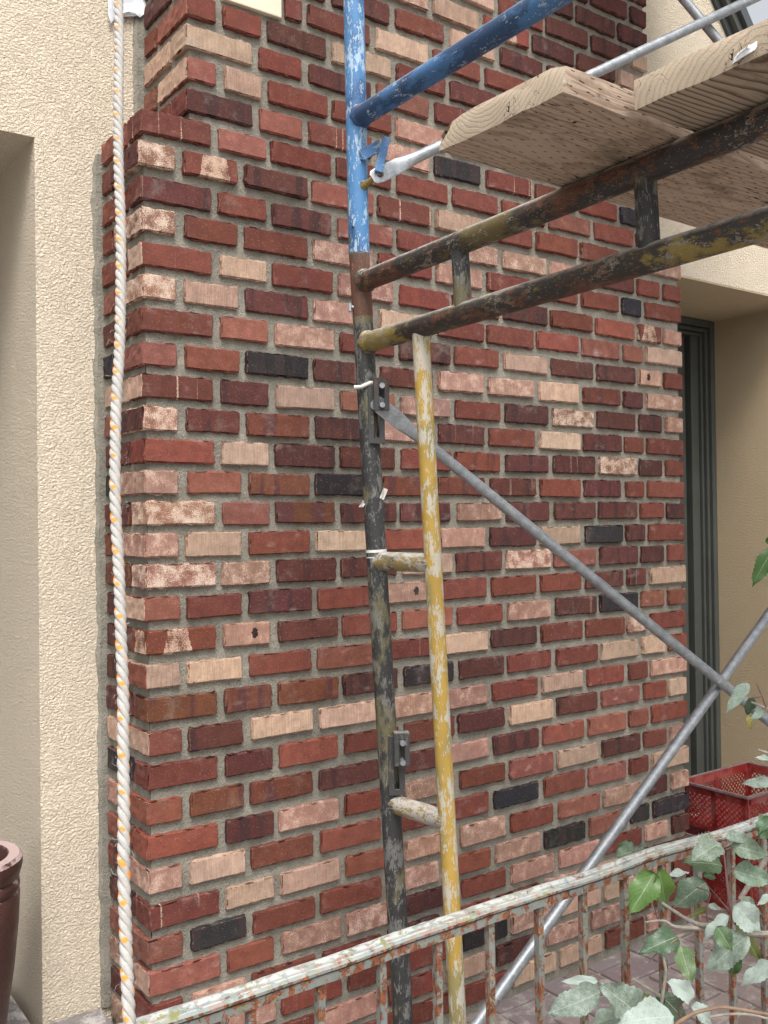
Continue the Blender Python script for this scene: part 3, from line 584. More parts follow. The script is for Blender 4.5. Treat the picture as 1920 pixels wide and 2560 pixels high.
# tape, zip tie and pin on the post
m = MB(); a = post_at(.288); m.tube([a+tv*-.028+nrmv*.02, a+tv*-.014+nrmv*.024, a+tv*.004+nrmv*.026+Vector((0, 0, .008)), a+tv*.012+nrmv*.022+Vector((0, 0, .009))], .0042, 10, False); m.build('tape_scrap', M['tape'], sc1, True)
def flake(p, u, v, wd, hh_, name='tape_scrap'):
    m = MB(); vs = []
    for i in range(4):
        for k in range(4):
            q = p+u*(wd*(i/3-.5))+v*(hh_*(k/3-.5))+nrmv*(.005*math.sin(i*1.9+k)+.003*noise.noise(Vector((i, k, wd*90)))); vs.append(q+u*.003*noise.noise(Vector((k*2, i, 3))))
    m.add(vs, [(i*4+k, i*4+k+1, i*4+k+5, i*4+k+4) for i in range(3) for k in range(3)]); m.build(name, M['tape'], sc1, True)
a = post_at(.065); flake(a+tv*.021+nrmv*.016, (tv+Vector((0, 0, -.5))).normalized(), (Vector((0, 0, 1))+tv*.4).normalized(), .010, .024); flake(a-tv*.022+nrmv*.008-Vector((0, 0, .020)), tv, (Vector((0, 0, 1))+tv*.6).normalized(), .010, .017)
m = MB(); a = post_at(-.055); m.tube([a-ax*.003, a+ax*.003], .0222, 20, False); m.tube([a+ax*.012, a+ax*.014], .0222, 20, False); m.build('tape_band', M['tape'], sc1, True)
m = MB(); a = post_at(.458); m.tube([a-tv*.017+nrmv*.006, a-tv*.030+nrmv*.008], .0045, 10); m.tube([a-tv*.027+nrmv*.01+Vector((0, 0, .008)), a-tv*.027+nrmv*.012-Vector((0, 0, .01))], .0035, 8); m.build('spring_pin', M['galv'], sc1, True)
# second frame of the bay, off to the right
for src in [sc1]:
    r = src.copy(); C.objects.link(r); r.location = src.location+Vector((2.13, .02, 0)); r['label'] = 'black scaffold frame at the far end of the plank deck'
    for ch in list(src.children):
        if ch.name.split('.')[0] in ('tape_scrap', 'tape_band', 'spring_pin'): continue
        c = ch.copy(); C.objects.link(c); c.parent = r; c.matrix_parent_inverse = Matrix.Translation(src.location).inverted()
        for gch in ch.children:
            d = gch.copy(); C.objects.link(d); d.parent = c; d.matrix_parent_inverse = Matrix.Translation(src.location).inverted() if False else gch.matrix_parent_inverse.copy()
# upper, blue frame
bt = dz(764, -4, 2.03); bb = dz(775.8, 549, 2.03); ba = (bb-bt).normalized()
sc2 = empty('scaffold', bb, 'scratched blue scaffold frame stacked on the black frame', 'scaffold')
tz = bb-ba*1.55
P(lambda m: m.tube([bb, tz], .0220, 22)).build('post', M['blue'], sc2, True)
P(lambda m: m.tube([bb+U*FL, tz+U*FL], .0220, 22)).build('post', M['blue'], sc2, True)
def bpost(z): return bb+ba*((z-bb.z)/ba.z)
U2 = (Vector((.331, -.966, 0))-Vector((.304, -.44, 0))).normalized(); U2 = (U+U2*.6).normalized()
for z in (.857, 2.0):
    a = bpost(z); P(lambda m: m.tube([a, a+U2*FL], .0214, 22)).build('ledger', M['bluelev'], sc2, True)
a = bpost(.857); P(lambda m: m.tube([a+U2*.017, a+U2*.026], [.0265, .0225], 18)).build('weld', M['bluelev'], sc2, True)
a = bpost(.622); P(lambda m: m.tube([a+nrmv*.0215-tv*.014, a+nrmv*.0222-tv*.0146], .0032, 12)).build('hole', M['dark'], sc2)
# blue gravity lock: arm, drop bar, stud
def bp(lat, z, out): return bpost(z)+tv*lat+nrmv*out
def strap(m, p0, p1, wd, th, over=.0):
    F_ = frame(p0, p1-p0, nrmv.cross(p1-p0)); L_ = (p1-p0).length; m.box(-over, L_+over, -th/2, th/2, -wd/2, wd/2, .0015, 0, F_)
m = MB(); strap(m, bp(.006, .770, .026), bp(.049, .793, .030), .023, .005); strap(m, bp(.006, .763, .020), bp(.049, .785, .022), .004, .014); arm = m.build('brace_lock', M['bluelev'], sc2)
m = MB(); strap(m, bp(.058, .801, .036), bp(.041, .733, .052), .017, .005, .006); m.build('drop_bar', M['bluelev'], arm)
s0 = bpost(.716)
m = MB(); m.tube([bp(.012, .712, .016), bp(.047, .727, .050)], .0062, 12); m.tube([bp(.010, .711, .014), bp(.018, .714, .022)], [.011, .0085], 12); m.build('stud', M['ledger'], arm, True)

# ------------------------------------------------------------------ cross braces
def brace_tube(m, a, b, r, flat_a=True):
    a, b = Vector(a), Vector(b); t = (b-a).normalized(); F = frame(a, t, -nrmv); L = (b-a).length; n = 18; vs = []
    st = [(-.022, 1.0, .10), (-.016, 1.25, .10), (.0, 1.42, .12), (.05, 1.42, .14), (.062, 1.30, .34), (.085, 1.08, .82), (.105, 1.0, 1.0), (L, 1, 1)] if flat_a else [(0, 1, 1), (L, 1, 1)]
    if flat_a: st[0] = (-.022, .75, .10)
    for (x, wy, wz) in st:
        for k in range(n):
            th = 2*math.pi*k/n; vs.append(F @ Vector((x, r*wy*math.cos(th), r*wz*math.sin(th))))
    m.add(vs, [(i*n+k, i*n+(k+1) % n, (i+1)*n+(k+1) % n, (i+1)*n+k) for i in range(len(st)-1) for k in range(n)]+[tuple(range(n-1, -1, -1)), tuple((len(st)-1)*n+k for k in range(n))])
RB = .0120
a1 = lk1+nrmv*-.012; x1 = dz(1555, 1472, 2.25); e1 = a1+(x1-a1)*2.05
cb = empty('cross_brace', (1.15, -.68, GZ), 'pair of galvanised brace tubes crossing low beside the dark door', 'scaffold brace')
m = MB(); brace_tube(m, a1, e1, RB); m.build('brace_tube', M['galv'], cb, True)
x2 = dz(1556, 1474, 2.285); l2 = dz(1030, 2212, 1.86); dn = (l2-x2).normalized(); lo = x2+dn*((GZ+.01-x2.z)/dn.z); hi = x2-dn*1.1
m = MB(); brace_tube(m, lo, hi, RB, False); m.build('brace_tube', M['galv'], cb, True)
m = MB(); m.tube([x1+(x1-x2).normalized()*.016, x2-(x1-x2).normalized()*.016], .005, 10); m.build('rivet', M['galv'], cb, True)
ub = empty('cross_brace', (.9, -.7, GZ), 'galvanised brace tubes crossing above the planks in front of the gable', 'scaffold brace')
a2 = bp(.044, .726, .044); q1 = dz(1400, 104, 2.3); q1e = a2+(q1-a2)*1.75
m = MB(); brace_tube(m, a2, q1e, RB); m.build('brace_tube', M['galv'], ub, True)
c1_ = dz(1478, 0, 2.42); c2_ = dz(1562, 100, 2.42); dd = (c2_-c1_)
m = MB(); brace_tube(m, c1_-dd*3, c1_+dd*4.2, RB*.95, False); m.build('brace_tube', M['galv'], ub, True)

# ------------------------------------------------------------------ planks
def plank(name, x0, yc, wd, th, L, rot, mt, label, seed, ex=0):
    nx, ny, nz = 40, 10, 4; vs = []; idx = {}
    z0 = zL1+R0-.001
    def pv(i, j, k):
        if (i, j, k) in idx: return idx[(i, j, k)]
        x = L*(i/nx)**1.8; y = wd*(j/ny-.5); z = th*k/nz; p = Vector((x, y, z))
        on = (i in (0, nx), j in (0, ny), k in (0, nz)); q = p.copy()
        if sum(on) >= 2:
            rr = .0045 if not on[0] else .003
            c = Vector((min(max(x, rr), L-rr), min(max(y, -wd/2+rr), wd/2-rr), min(max(z, rr), th-rr))); q = c+(p-c)*.62
        n_ = noise.noise_vector(p*26+Vector((seed, 0, 0)))
        if i == 0: q.x += n_.x*.004
        if i == 0 and k == nz: q += Vector((abs(n_.x)*.005, 0, -abs(n_.z)*.010*ex))
        tp = {ny: .015, ny-1: .005, ny-2: .001, 0: .004}.get(j, 0)*ex*math.exp(-x*14)
        q.z -= tp*k/nz
        if i == 0: q.x += tp*.5*k/nz
        if k in (0, nz): q.z += n_.z*.0007
        idx[(i, j, k)] = len(vs); vs.append(q); return idx[(i, j, k)]
    fs = []
    for i in range(nx):
        for j in range(ny): fs += [(pv(i, j, 0), pv(i, j+1, 0), pv(i+1, j+1, 0), pv(i+1, j, 0)), (pv(i, j, nz), pv(i+1, j, nz), pv(i+1, j+1, nz), pv(i, j+1, nz))]
        for k in range(nz): fs += [(pv(i, 0, k), pv(i+1, 0, k), pv(i+1, 0, k+1), pv(i, 0, k+1)), (pv(i, ny, k), pv(i, ny, k+1), pv(i+1, ny, k+1), pv(i+1, ny, k))]
    for j in range(ny):
        for k in range(nz):
            for i in (0, nx): fs.append((pv(i, j, k), pv(i, j, k+1), pv(i, j+1, k+1), pv(i, j+1, k)))
    m = MB(); m.add(vs, fs); o = m.build(name, mt, None, True); o.location = (x0, yc, z0); o.rotation_euler = (0, 0, rot)
    return tag(o, label, 'plank')
pl1 = plank('scaffold_plank', .030, -1.166, .236, .041, 3.3, .035, M['woodA'], 'pale scaffold plank with incision marks and splintered end nearer the chimney', 3, 1)
pl2 = plank('scaffold_plank', .150, -1.418, .242, .041, 3.2, .02, M['woodB'], 'greyer scaffold plank with bold grain and a paper tag on its end', 8)
m = MB(); vs = []; 
for i in range(6):
    for k in range(3): vs.append((-.002-.006*math.sin(i/5*math.pi)*(k == 1)-.004*(k == 0), .004-.030*i/5-.03, .002+.0055*k+.001*i-(.003 if i in (0,) and k == 2 else 0)))
m.add(vs, [(i*3+k, i*3+k+1, (i+1)*3+k+1, (i+1)*3+k) for i in range(5) for k in range(2)])
tg = m.build('paper_tag', M['paper']); tg.parent = pl2
def mat_barcode():
    s = N('tag_print', .7); o = s.obj(); b = s.math('GREATER_THAN', s.noise(s.map(o, (0, 420, 0)), 1, 2, .8), .52)
    return s.done(s.mix(b, (.62, .60, .56), (.08, .08, .08)), .7)
m = MB(); m.add([(-.0078, -.031, .0085), (-.0088, -.050, .0115), (-.0064, -.050, .0155), (-.0052, -.034, .0125)], [(0, 1, 2, 3)]); bc = m.build('barcode', mat_barcode(), None); bc.parent = pl2

# ------------------------------------------------------------------ railing
RY, RZ = -.9, -.645
rail = empty('iron_railing', (.5, RY, GZ), 'old iron railing with peeling pale blue paint and rust', 'railing')
def wave(x): return .007*math.sin((x-.48)*8.5)*math.exp(-((x-.68)/.22)**2)+.003*math.sin(x*6)
cap = [(y_*.9, z_*.9) for y_, z_ in [(-.0175, -.001), (-.0185, .004), (-.0150, .0085), (-.0105, .0090), (-.0085, .0125), (0, .0155), (.0085, .0125), (.0105, .0090), (.0150, .0085), (.0185, .004), (.0175, -.001)]]
bar = [(-.0125, -.0165), (.0125, -.0165), (.0125, -.0035), (-.0125, -.0035)]
def sweep(prof, x0, x1, n, dzv=0, closed=True):
    m = MB(); k = len(prof); vs = []
    for i in range(n+1):
        x = x0+(x1-x0)*i/n; dv = wave(x)+noise.noise(Vector((x*9, dzv, 0)))*.0012
        for (y, z) in prof: vs.append((x, RY+y+noise.noise(Vector((x*60, y*400, z*300)))*.0006, RZ+z+dv+dzv+noise.noise(Vector((x*70, y*300, 9)))*.0006))
    m.add(vs, [(i*k+j, i*k+(j+1) % k, (i+1)*k+(j+1) % k, (i+1)*k+j) for i in range(n) for j in range(k)]+[tuple(range(k)), tuple(n*k+j for j in range(k-1, -1, -1))]); return m
sweep(cap, -.75, 2.6, 300).build('top_rail', M['rail'], rail, True)
sweep(bar, -.75, 2.6, 300, -.0015).build('channel', M['picket'], rail)
m = MB(); m.box(-.75, 2.6, RY-.0125, RY+.0125, GZ+.08, GZ+.092, .001); m.build('bottom_rail', M['rail'], rail)
for i in range(-6, 23):
    x = .0125+i*.1115+random.uniform(-.002, .002)
    if i in (-6, 10, 22): r_ = .0165
    else: r_ = .0060
    m = MB(); n = 14; vs = []
    zt_ = RZ-.0178+wave(x); zb_ = GZ-.01 if r_ > .01 else GZ+.085
    lean_ = random.uniform(-.004, .004)
    for k in range(n+1):
        t = k/n; z = zb_+(zt_-zb_)*t; e = r_*(1+noise.noise(Vector((x*40, z*30, 1)))*.07)
        for (sx, sy) in ((-1, -1), (1, -1), (1, 1), (-1, 1)): vs.append((x+lean_*(1-t)+sx*e, RY+sy*e, z))
    m.add(vs, [(k*4+j, k*4+(j+1) % 4, (k+1)*4+(j+1) % 4, (k+1)*4+j) for k in range(n) for j in range(4)]+[(0, 1, 2, 3), tuple(n*4+j for j in (3, 2, 1, 0))])
    m.build('post' if r_ > .01 else 'picket', M['picket'], rail)

# ------------------------------------------------------------------ rope
def mat_rope():
    s = N('rope_fibre', .75); c = s.attr('rc', 'Color'); o = s.obj(); u = s.attr('ru'); a = s.noise(s.map(u, (60, 2.2, 1)), 1, 3, .6)
    col = s.mix(s.ramp(a, .40, .62), s.mix(.30, c, (.05, .045, .04)), c)
    return s.done(col, .75, s.bump(a, .55, .0014))
top = dz(249.5, -60, 1.66); bot = dz(271.5, 2300, 1.17); RL = (bot-top).length; rt = (bot-top).normalized(); F = frame(top, rt, (0, -1, 0))
rope = empty('rope', bot, 'white twisted rope with orange tracer hanging in front of the chimney corner', 'rope')
for sgi in range(3):
    n = 620; k = 10; vs = []; cc = []; uu = []
    for i in range(n+1):
        s_ = RL*i/n; ph = -2*math.pi*(s_+.012*noise.noise(Vector((s_*4, 1, 1)))+.003*noise.noise(Vector((s_*17, 5, 1))))/.046+sgi*2*math.pi/3
        sway = Vector((0, .004*math.sin(s_*5)+.003*math.sin(s_*11+1)+.002*noise.noise(Vector((s_*9, 2, 2))), .003*math.sin(s_*4)))
        ctr = Vector((s_, .0038*math.cos(ph), .0038*math.sin(ph)))+sway
        tn = Vector((1, .0038*2*math.pi/.046*math.sin(ph), -.0038*2*math.pi/.046*math.cos(ph))).normalized()
        ra = Vector((0, math.cos(ph), math.sin(ph))); ra = (ra-tn*ra.dot(tn)).normalized(); rb = tn.cross(ra)
        for j in range(k):
            th = 2*math.pi*j/k; rr = .0047*(1+.03*noise.noise(Vector((s_*300, j, sgi))))
            vs.append(F @ (ctr+(ra*math.cos(th)+rb*math.sin(th))*rr))
            og = sgi == 0 and math.cos(th+.4) > .62+.25*noise.noise(Vector((s_*31, 7, 3))) and .30+.2*noise.noise(Vector((s_*23, 1, 8))) < abs(math.sin(ph)) < .88
            cc.append((.85, .30, .03, 1) if og else tuple((.47+.08*noise.noise(Vector((s_*25, j*.3, sgi))))*k_ for k_ in (1, .97, .92))+(1,)); uu.append((th/6.283+s_*21, s_*40, sgi))
    m = MB(); m.add(vs, [(i*k+j, i*k+(j+1) % k, (i+1)*k+(j+1) % k, (i+1)*k+j) for i in range(n) for j in range(k)])
    o = m.build('strand', mat_rope() if sgi == 0 else bpy.data.materials['rope_fibre'], rope, True)
    at_ = o.data.attributes.new('rc', 'FLOAT_COLOR', 'POINT'); at_.data.foreach_set('color', np.array(cc, 'f').ravel())
    at_ = o.data.attributes.new('ru', 'FLOAT_VECTOR', 'POINT'); at_.data.foreach_set('vector', np.array(uu, 'f').ravel())
m = MB()
for i in range(150):
    s_ = random.uniform(.25, 1)*RL; th = random.uniform(0, 6.28); p = Vector((s_, .0075*math.cos(th), .0075*math.sin(th))); d = Vector((random.uniform(-.6, .6), math.cos(th), math.sin(th)))
    l = random.uniform(.003, .009) if random.random() < .9 else random.uniform(.012, .022); q = p+d*l*.5+Vector((random.uniform(-.3, .3)*l, 0, 0)); r_ = q+Vector((random.uniform(-.7, .7)*l, d.y*l*.2, d.z*l*.3))
    m.tube([F @ p, F @ q, F @ r_], .00014, 3, False)
fz = m.build('loose_fibres', M['tape'], rope); fz['kind'] = 'stuff'

# ------------------------------------------------------------------ crates, stone, pot, paper
def crate(name, x0, x1, y0, y1, z0, z1, label, taper=.012):
    r = empty(name, ((x0+x1)/2, (y0+y1)/2, z0), label, 'crate')
    m = MB(); t = .004
    def wall(c0, c1, inn):                    # lattice wall between two bottom corners, leaning outwards to the rim
        c0, c1, inn = Vector(c0), Vector(c1), Vector(inn); L = (c1-c0).length; dx_ = (c1-c0).normalized(); h_ = z1-z0
        def pp(u, v, d): return c0+dx_*u+Vector((0, 0, v))+inn*(d+taper*(1-v/h_))
        def slab(u0, v0, u1, v1, th_, dep=t):   # a bar from (u0,v0) to (u1,v1)
            a_ = Vector((u0, v0)); b_ = Vector((u1, v1)); n_ = (b_-a_).normalized(); n_ = Vector((-n_.y, n_.x))*th_/2
            q = [a_+n_, b_+n_, b_-n_, a_-n_]; vs = [pp(p.x, p.y, d) for d in (0, dep) for p in q]
            m.add(vs, [(0, 1, 2, 3), (7, 6, 5, 4), (0, 4, 5, 1), (1, 5, 6, 2), (2, 6, 7, 3), (3, 7, 4, 0)])
        slab(0, h_*.90, L, h_*.90, h_*.20, t*1.1); slab(0, h_*.05, L, h_*.05, h_*.10, t*1.1); slab(.012, 0, .012, h_, .026, t*1.3); slab(L-.012, 0, L-.012, h_, .026, t*1.3)
        if L > .2: slab(L*.5, 0, L*.5, h_, .02, t*1.3)
        sp_ = .021; v0, v1 = h_*.10, h_*.80; k = -1
        while k*sp_ < L+h_:
            for sgn in (1, -1):
                u0 = k*sp_-(h_ if sgn > 0 else 0)+(0 if sgn > 0 else 0); u1 = u0+(v1-v0)*sgn
                a_, b_ = (u0, v0), (u1, v1)
                if sgn < 0: a_, b_ = (u0, v0), (u0-(v1-v0), v1)
                (ua, va), (ub_, vb) = a_, b_
                if ua > ub_: (ua, va), (ub_, vb) = (ub_, vb), (ua, va)
                if ub_ <= .024 or ua >= L-.024: continue
                if ua < .024: va += (vb-va)*(.024-ua)/(ub_-ua); ua = .024
                if ub_ > L-.024: vb = va+(vb-va)*(L-.024-ua)/(ub_-ua); ub_ = L-.024
                if ub_-ua > .003: slab(ua, va, ub_, vb, .0042, t*(.9 if sgn > 0 else .7))
            k += 1
    wall((x0, y0, z0), (x1, y0, z0), (0, 1, 0)); wall((x1, y1, z0), (x0, y1, z0), (0, -1, 0)); wall((x0, y1, z0), (x0, y0, z0), (1, 0, 0)); wall((x1, y0, z0), (x1, y1, z0), (-1, 0, 0))
    m.build('lattice_wall', M['crate'], r)
    m = MB(); m.box(x0+taper, x1-taper, y0+taper, y1-taper, z0, z0+.006); m.build('floor', M['crate'], r)
    m = MB()
    for (a_, b_, c_, d_) in ((x0-.008, x1+.008, y0-.008, y0+.004), (x0-.008, x1+.008, y1-.004, y1+.008), (x0-.008, x0+.004, y0+.0045, y1-.0045), (x1-.004, x1+.008, y0+.0045, y1-.0045)):
        m.box(a_, b_, c_, d_, z1-.006, z1+.004, .002)
    m.build('rim', M['rim'], r)
    return r
crate('plastic_crate', 2.225, 2.66, -.055, .235, -1.165, -1.0, 'red lattice plastic crate with a grey worn rim, top of the stack')
crate('plastic_crate', 2.16, 2.68, -.10, .235, GZ, -1.172, 'red plastic crate at the bottom of the stack beside the chimney', .02)
def lump(name, c, r, mt, seed, sub=3):
    bm = bmesh.new(); bmesh.ops.create_icosphere(bm, subdivisions=sub, radius=1)
    for v in bm.verts:
        k = 1+.28*noise.noise(v.co*1.6+Vector((seed, 0, 0)))+.10*noise.noise(v.co*5); v.co = Vector((v.co.x*r[0], v.co.y*r[1], v.co.z*r[2]))*k+Vector(c)
    me = bpy.data.meshes.new(name); bm.to_mesh(me); bm.free(); me.materials.append(mt); me.polygons.foreach_set('use_smooth', [True]*len(me.polygons))
    o = bpy.data.objects.new(name, me); C.objects.link(o); return o
rk = lump('rock', (2.36, .50, -1.20), (.13, .14, .22), M['rock'], 4); tag(rk, 'rough grey stone behind the red crates by the dark door', 'rock')
def mat_pot():
    s = N('brown_glaze', .3); o = s.obj(); a = s.noise(o, 26, 4, .65); b = s.noise(o, 420, 3, .7); up = s.sep(s.n('NewGeometry', 1))[2]
    col = s.mix(s.ramp(b, .4, .62), (.030, .011, .010), (.085, .036, .029)); col = s.mix(s.ramp(s.math('ADD', a, s.math('MULTIPLY', up, .40)), .62, .82), col, (.40, .30, .29))
    return s.done(col, s.math('ADD', .25, s.math('MULTIPLY', a, .5)), s.bump(b, .2, .0015))
pc = at(-108, 2160, 2.13); prof = [(.055, -1.195), (.088, -1.19), (.098, -1.12), (.118, -.98), (.128, -.88), (.131, -.815), (.127, -.808), (.131, -.800), (.130, -.786), (.126, -.780), (.131, -.774), (.137, -.752), (.137, -.736), (.130, -.728), (.108, -.728), (.103, -.736), (.101, -.80), (.098, -.90), (.0, -.905)]
m = MB(); n = 56; vs = [(pc.x+r*math.cos(2*math.pi*k/n), pc.y+r*math.sin(2*math.pi*k/n), z) for (r, z) in prof for k in range(n)]
m.add(vs, [(i*n+k, i*n+(k+1) % n, (i+1)*n+(k+1) % n, (i+1)*n+k) for i in range(len(prof)-1) for k in range(n)]+[tuple(range(n-1, -1, -1))])
pot = m.build('glazed_pot', mat_pot(), None, True); tag(pot, 'dark reddish brown glazed pot with pale rim on the stone step', 'pot')
# torn sheet of building paper on the wall
ol = [(232, -40), (340, -40), (333, 4), (326, 14), (322, 26), (312, 30), (306, 36), (300, 40), (288, 30), (276, 27), (262, 31), (250, 38), (238, 52), (232, 30)]
def onwall(px, py, y):
    d = _f+RX*((px*DS-960)/FPX)-UX*((py*DS-1280)/FPX); return CAM+d*((y-CAM.y)/d.y)
bm = bmesh.new(); vs = [bm.verts.new(onwall(x, y, .268+.006*noise.noise(Vector((x*.05, y*.05, 0))))) for x, y in ol]; bm.faces.new(vs)
bmesh.ops.triangulate(bm, faces=bm.faces[:]); bmesh.ops.subdivide_edges(bm, edges=bm.edges[:], cuts=2, use_grid_fill=True)
for v in bm.verts: v.co.y += noise.noise(v.co*38)*.006-.004
r_ = bmesh.ops.solidify(bm, geom=bm.faces[:], thickness=.0008)
me = bpy.data.meshes.new('paper'); bm.to_mesh(me); bm.free(); me.materials.append(M['paper']); pp_ = bpy.data.objects.new('torn_paper', me); C.objects.link(pp_)
tag(pp_, 'torn bluish white paper scrap on the cream wall behind the rope', 'paper')

# ------------------------------------------------------------------ shrub
shr = empty('shrub', (1.18, -1.02, GZ), 'dusty green leafy shrub growing through the iron railing', 'shrub')
def r5(a, b): return (1300+a/2.676, 1960+b/2.676)
def r6(a, b): return (1600+a/4.425, 1600+b/4.425)
GREEN = (.095, .19, .035); GREY = (.085, .132, .070); OLIVE = (.105, .125, .022); DEEP = (.030, .065, .022)
# base, tip, width (pixels of the full picture), depth, colour, dust, curl
LV = []
def lf(fn, a, b, wd, dep, col, dust, curl=.15, tilt=0.): LV.append((fn(*a), fn(*b), wd, dep, col, dust, curl, tilt))
K5 = 1/2.676; K6 = 1/4.425
lf(r5, (890, 585), (733, 880), 150*K5, 1.66, GREEN, .42, .12); lf(r5, (915, 575), (995, 855), 112*K5, 1.65, GREEN, .30, .18)
lf(r5, (1240, 650), (1030, 838), 150*K5, 1.72, GREY, .55); lf(r5, (1347, 400), (1135, 520), 135*K5, 1.60, GREY, .66, .1); lf(r5, (1357, 545), (1080, 525), 130*K5, 1.64, GREY, .52, .12)
lf(r5, (1378, 345), (1550, 372), 72*K5, 1.62, GREY, .72, .25); lf(r5, (1410, 420), (1680, 480), 112*K5, 1.62, GREY, .62, .15); lf(r5, (1433, 570), (1690, 655), 130*K5, 1.63, GREY, .66, .12)
lf(r5, (1420, 810), (1622, 1000), 140*K5, 1.58, GREY, .86, .1); lf(r5, (1470, 770), (1625, 870), 70*K5, 1.62, GREY, .62, .2); lf(r5, (1395, 880), (1203, 1032), 72*K5, 1.57, GREY, .95, .4)
lf(r5, (1310, 955), (1428, 1125), 95*K5, 1.54, (.10, .17, .06), .5, .25); lf(r5, (1522, 1020), (1253, 1262), 175*K5, 1.57, GREY, .72, .06); lf(r5, (1057, 1025), (790, 1115), 128*K5, 1.60, (.06, .12, .05), .5, .15)
lf(r5, (1078, 1080), (1155, 1338), 108*K5, 1.60, (.10, .17, .06), .55, .2); lf(r5, (1690, 1200), (1462, 1342), 95*K5, 1.56, GREY, .90, .15); lf(r5, (1455, 930), (1618, 1180), 100*K5, 1.70, OLIVE, .12, .1)
lf(r5, (1165, 1430), (978, 1325), 108*K5, 1.54, GREY, 1.0, .2); lf(r5, (520, 1310), (268, 1330), 52*K5, 1.62, GREY, 1.0, .15); lf(r5, (540, 1385), (160, 1535), 150*K5, 1.60, (.07, .10, .055), .72, .1)
lf(r5, (770, 1525), (545, 1320), 190*K5, 1.56, (.07, .10, .055), .72, .08); lf(r5, (1035, 1560), (640, 1612), 175*K5, 1.50, GREY, .88, .08); lf(r5, (685, 1530), (465, 1615), 120*K5, 1.57, GREY, .75, .12)
lf(r5, (1140, 1485), (1310, 1625), 95*K5, 1.50, GREY, .9, .15); lf(r5, (960, 1440), (1115, 1570), 135*K5, 1.60, (.05, .085, .045), .5); lf(r5, (920, 1410), (1040, 1500), 100*K5, 1.64, (.05, .085, .045), .5)
lf(r5, (1690, 225), (1598, 375), 105*K5, 1.60, GREY, .5); lf(r5, (770, 455), (632, 480), 108*K5, 1.98, GREY, .6, .2); lf(r5, (690, 470), (745, 372), 90*K5, 1.99, (.07, .14, .05), .45, .2); lf(r5, (800, 470), (882, 436), 46*K5, 1.98, DEEP, .4, .4); lf(r5, (770, 485), (835, 398), 60*K5, 1.97, GREY, .7, .3)
lf(r5, (1690, 745), (1585, 812), 42*K5, 1.57, GREY, .95, .3); lf(r5, (1440, 1100), (1415, 1295), 95*K5, 1.68, (.035, .075, .018), .0); lf(r5, (1250, 828), (1130, 890), 42*K5, 1.68, OLIVE, .2, .4); lf(r5, (1258, 818), (1360, 830), 34*K5, 1.66, GREY, .8, .4)
lf(r5, (1230, 605), (1315, 625), 52*K5, 1.72, DEEP, .3); lf(r5, (1010, 620), (1140, 572), 46*K5, 1.78, GREY, .9, .35); lf(r5, (880, 1450), (800, 1395), 40*K5, 1.62, OLIVE, .2, .4)
lf(r5, (1200, 1500), (1250, 1590), 90*K5, 1.55, (.06, .09, .05), .6); lf(r5, (780, 1500), (930, 1470), 60*K5, 1.6, GREY, .8, .2)
lf(r6, (1212, 480), (938, 805), 112*K6, 1.66, GREY, .74, .3); lf(r6, (1245, 640), (1185, 850), 92*K6, 1.68, (.05, .085, .04), .5, .3); lf(r6, (1385, 785), (1218, 885), 75*K6, 1.67, GREY, .66, .3); lf(r6, (1190, 840), (1240, 985), 52*K6, 1.69, (.30, .25, .02), .1, .3)
lf(r6, (1470, 1590), (1118, 1575), 105*K6, 1.62, GREY, .82, .2); lf(r6, (1470, 1330), (1290, 1292), 62*K6, 1.60, GREY, .9, .3); lf(r6, (1450, 1960), (1315, 2130), 140*K6, 1.62, GREY, .5, .15)
LV.append(((1935, 1370), (1883, 1468), 36, 1.6, (.05, .12, .03), .2, .2, 0.)); LV.append(((1940, 1352), (1912, 1350), 20, 1.6, (.05, .12, .03), .2, .2, 0.))
def leaf(base, tip, wpx, dep, col, dust, curl, tilt):
    i_ = len(base); d2 = dep+random.uniform(-.03, .03); b = at(*base, dep); t = at(*tip, d2); ax_ = t-b; L = ax_.length; wd = wpx/FPX*dep*1.2
    nl = (CAM-(b+t)/2).normalized()+Vector((0, 0, .35))+Vector((random.uniform(-.3, .3), random.uniform(-.3, .3), 0)); F_ = frame(b, ax_, nl)
    nx, ny = 22, 6; vs = []; uv = []; sd2 = random.uniform(0, 50); ph = random.uniform(0, 6)
    # keep the outline's width although the blade leans away
    for i in range(nx+1):
        u = i/nx; wv = wd/2*max(.02, (u**.56*(1-u)**1.05)/.342)
        if u > .9: wv = wd/2*(1-u)*1.5+.0003
        for j in range(ny+1):
            v = j/ny*2-1; edge = abs(v)
            ww = wv*(1+.055*(-1)**i*(edge > .9)*(.25 < u < .95)+.07*math.sin(u*14+ph+v)*(edge > .6))
            z = abs(v)*wv*.36-curl*L*(u-.35)**2*1.0+.14*wd*math.sin(u*11+ph+(1.3 if v > 0 else 0))*edge*edge
            y = v*ww+.03*L*math.sin(u*2.6+ph); vs.append(F_ @ Vector((u*L, y, z))); uv.append((u, v, dust))
    m = MB(); m.add(vs, [(i*(ny+1)+j, i*(ny+1)+j+1, (i+1)*(ny+1)+j+1, (i+1)*(ny+1)+j) for i in range(nx) for j in range(ny)])
    o = m.build('leaf', M['leaf'], shr, True)
    c = tuple(x*random.uniform(.85, 1.15) for x in col)
    at_ = o.data.attributes.new('lc', 'FLOAT_COLOR', 'POINT'); at_.data.foreach_set('color', np.array([(*c, 1)]*len(vs), 'f').ravel())
    at_ = o.data.attributes.new('luv', 'FLOAT_VECTOR', 'POINT'); at_.data.foreach_set('vector', np.array(uv, 'f').ravel())
for l in LV: leaf(*l)
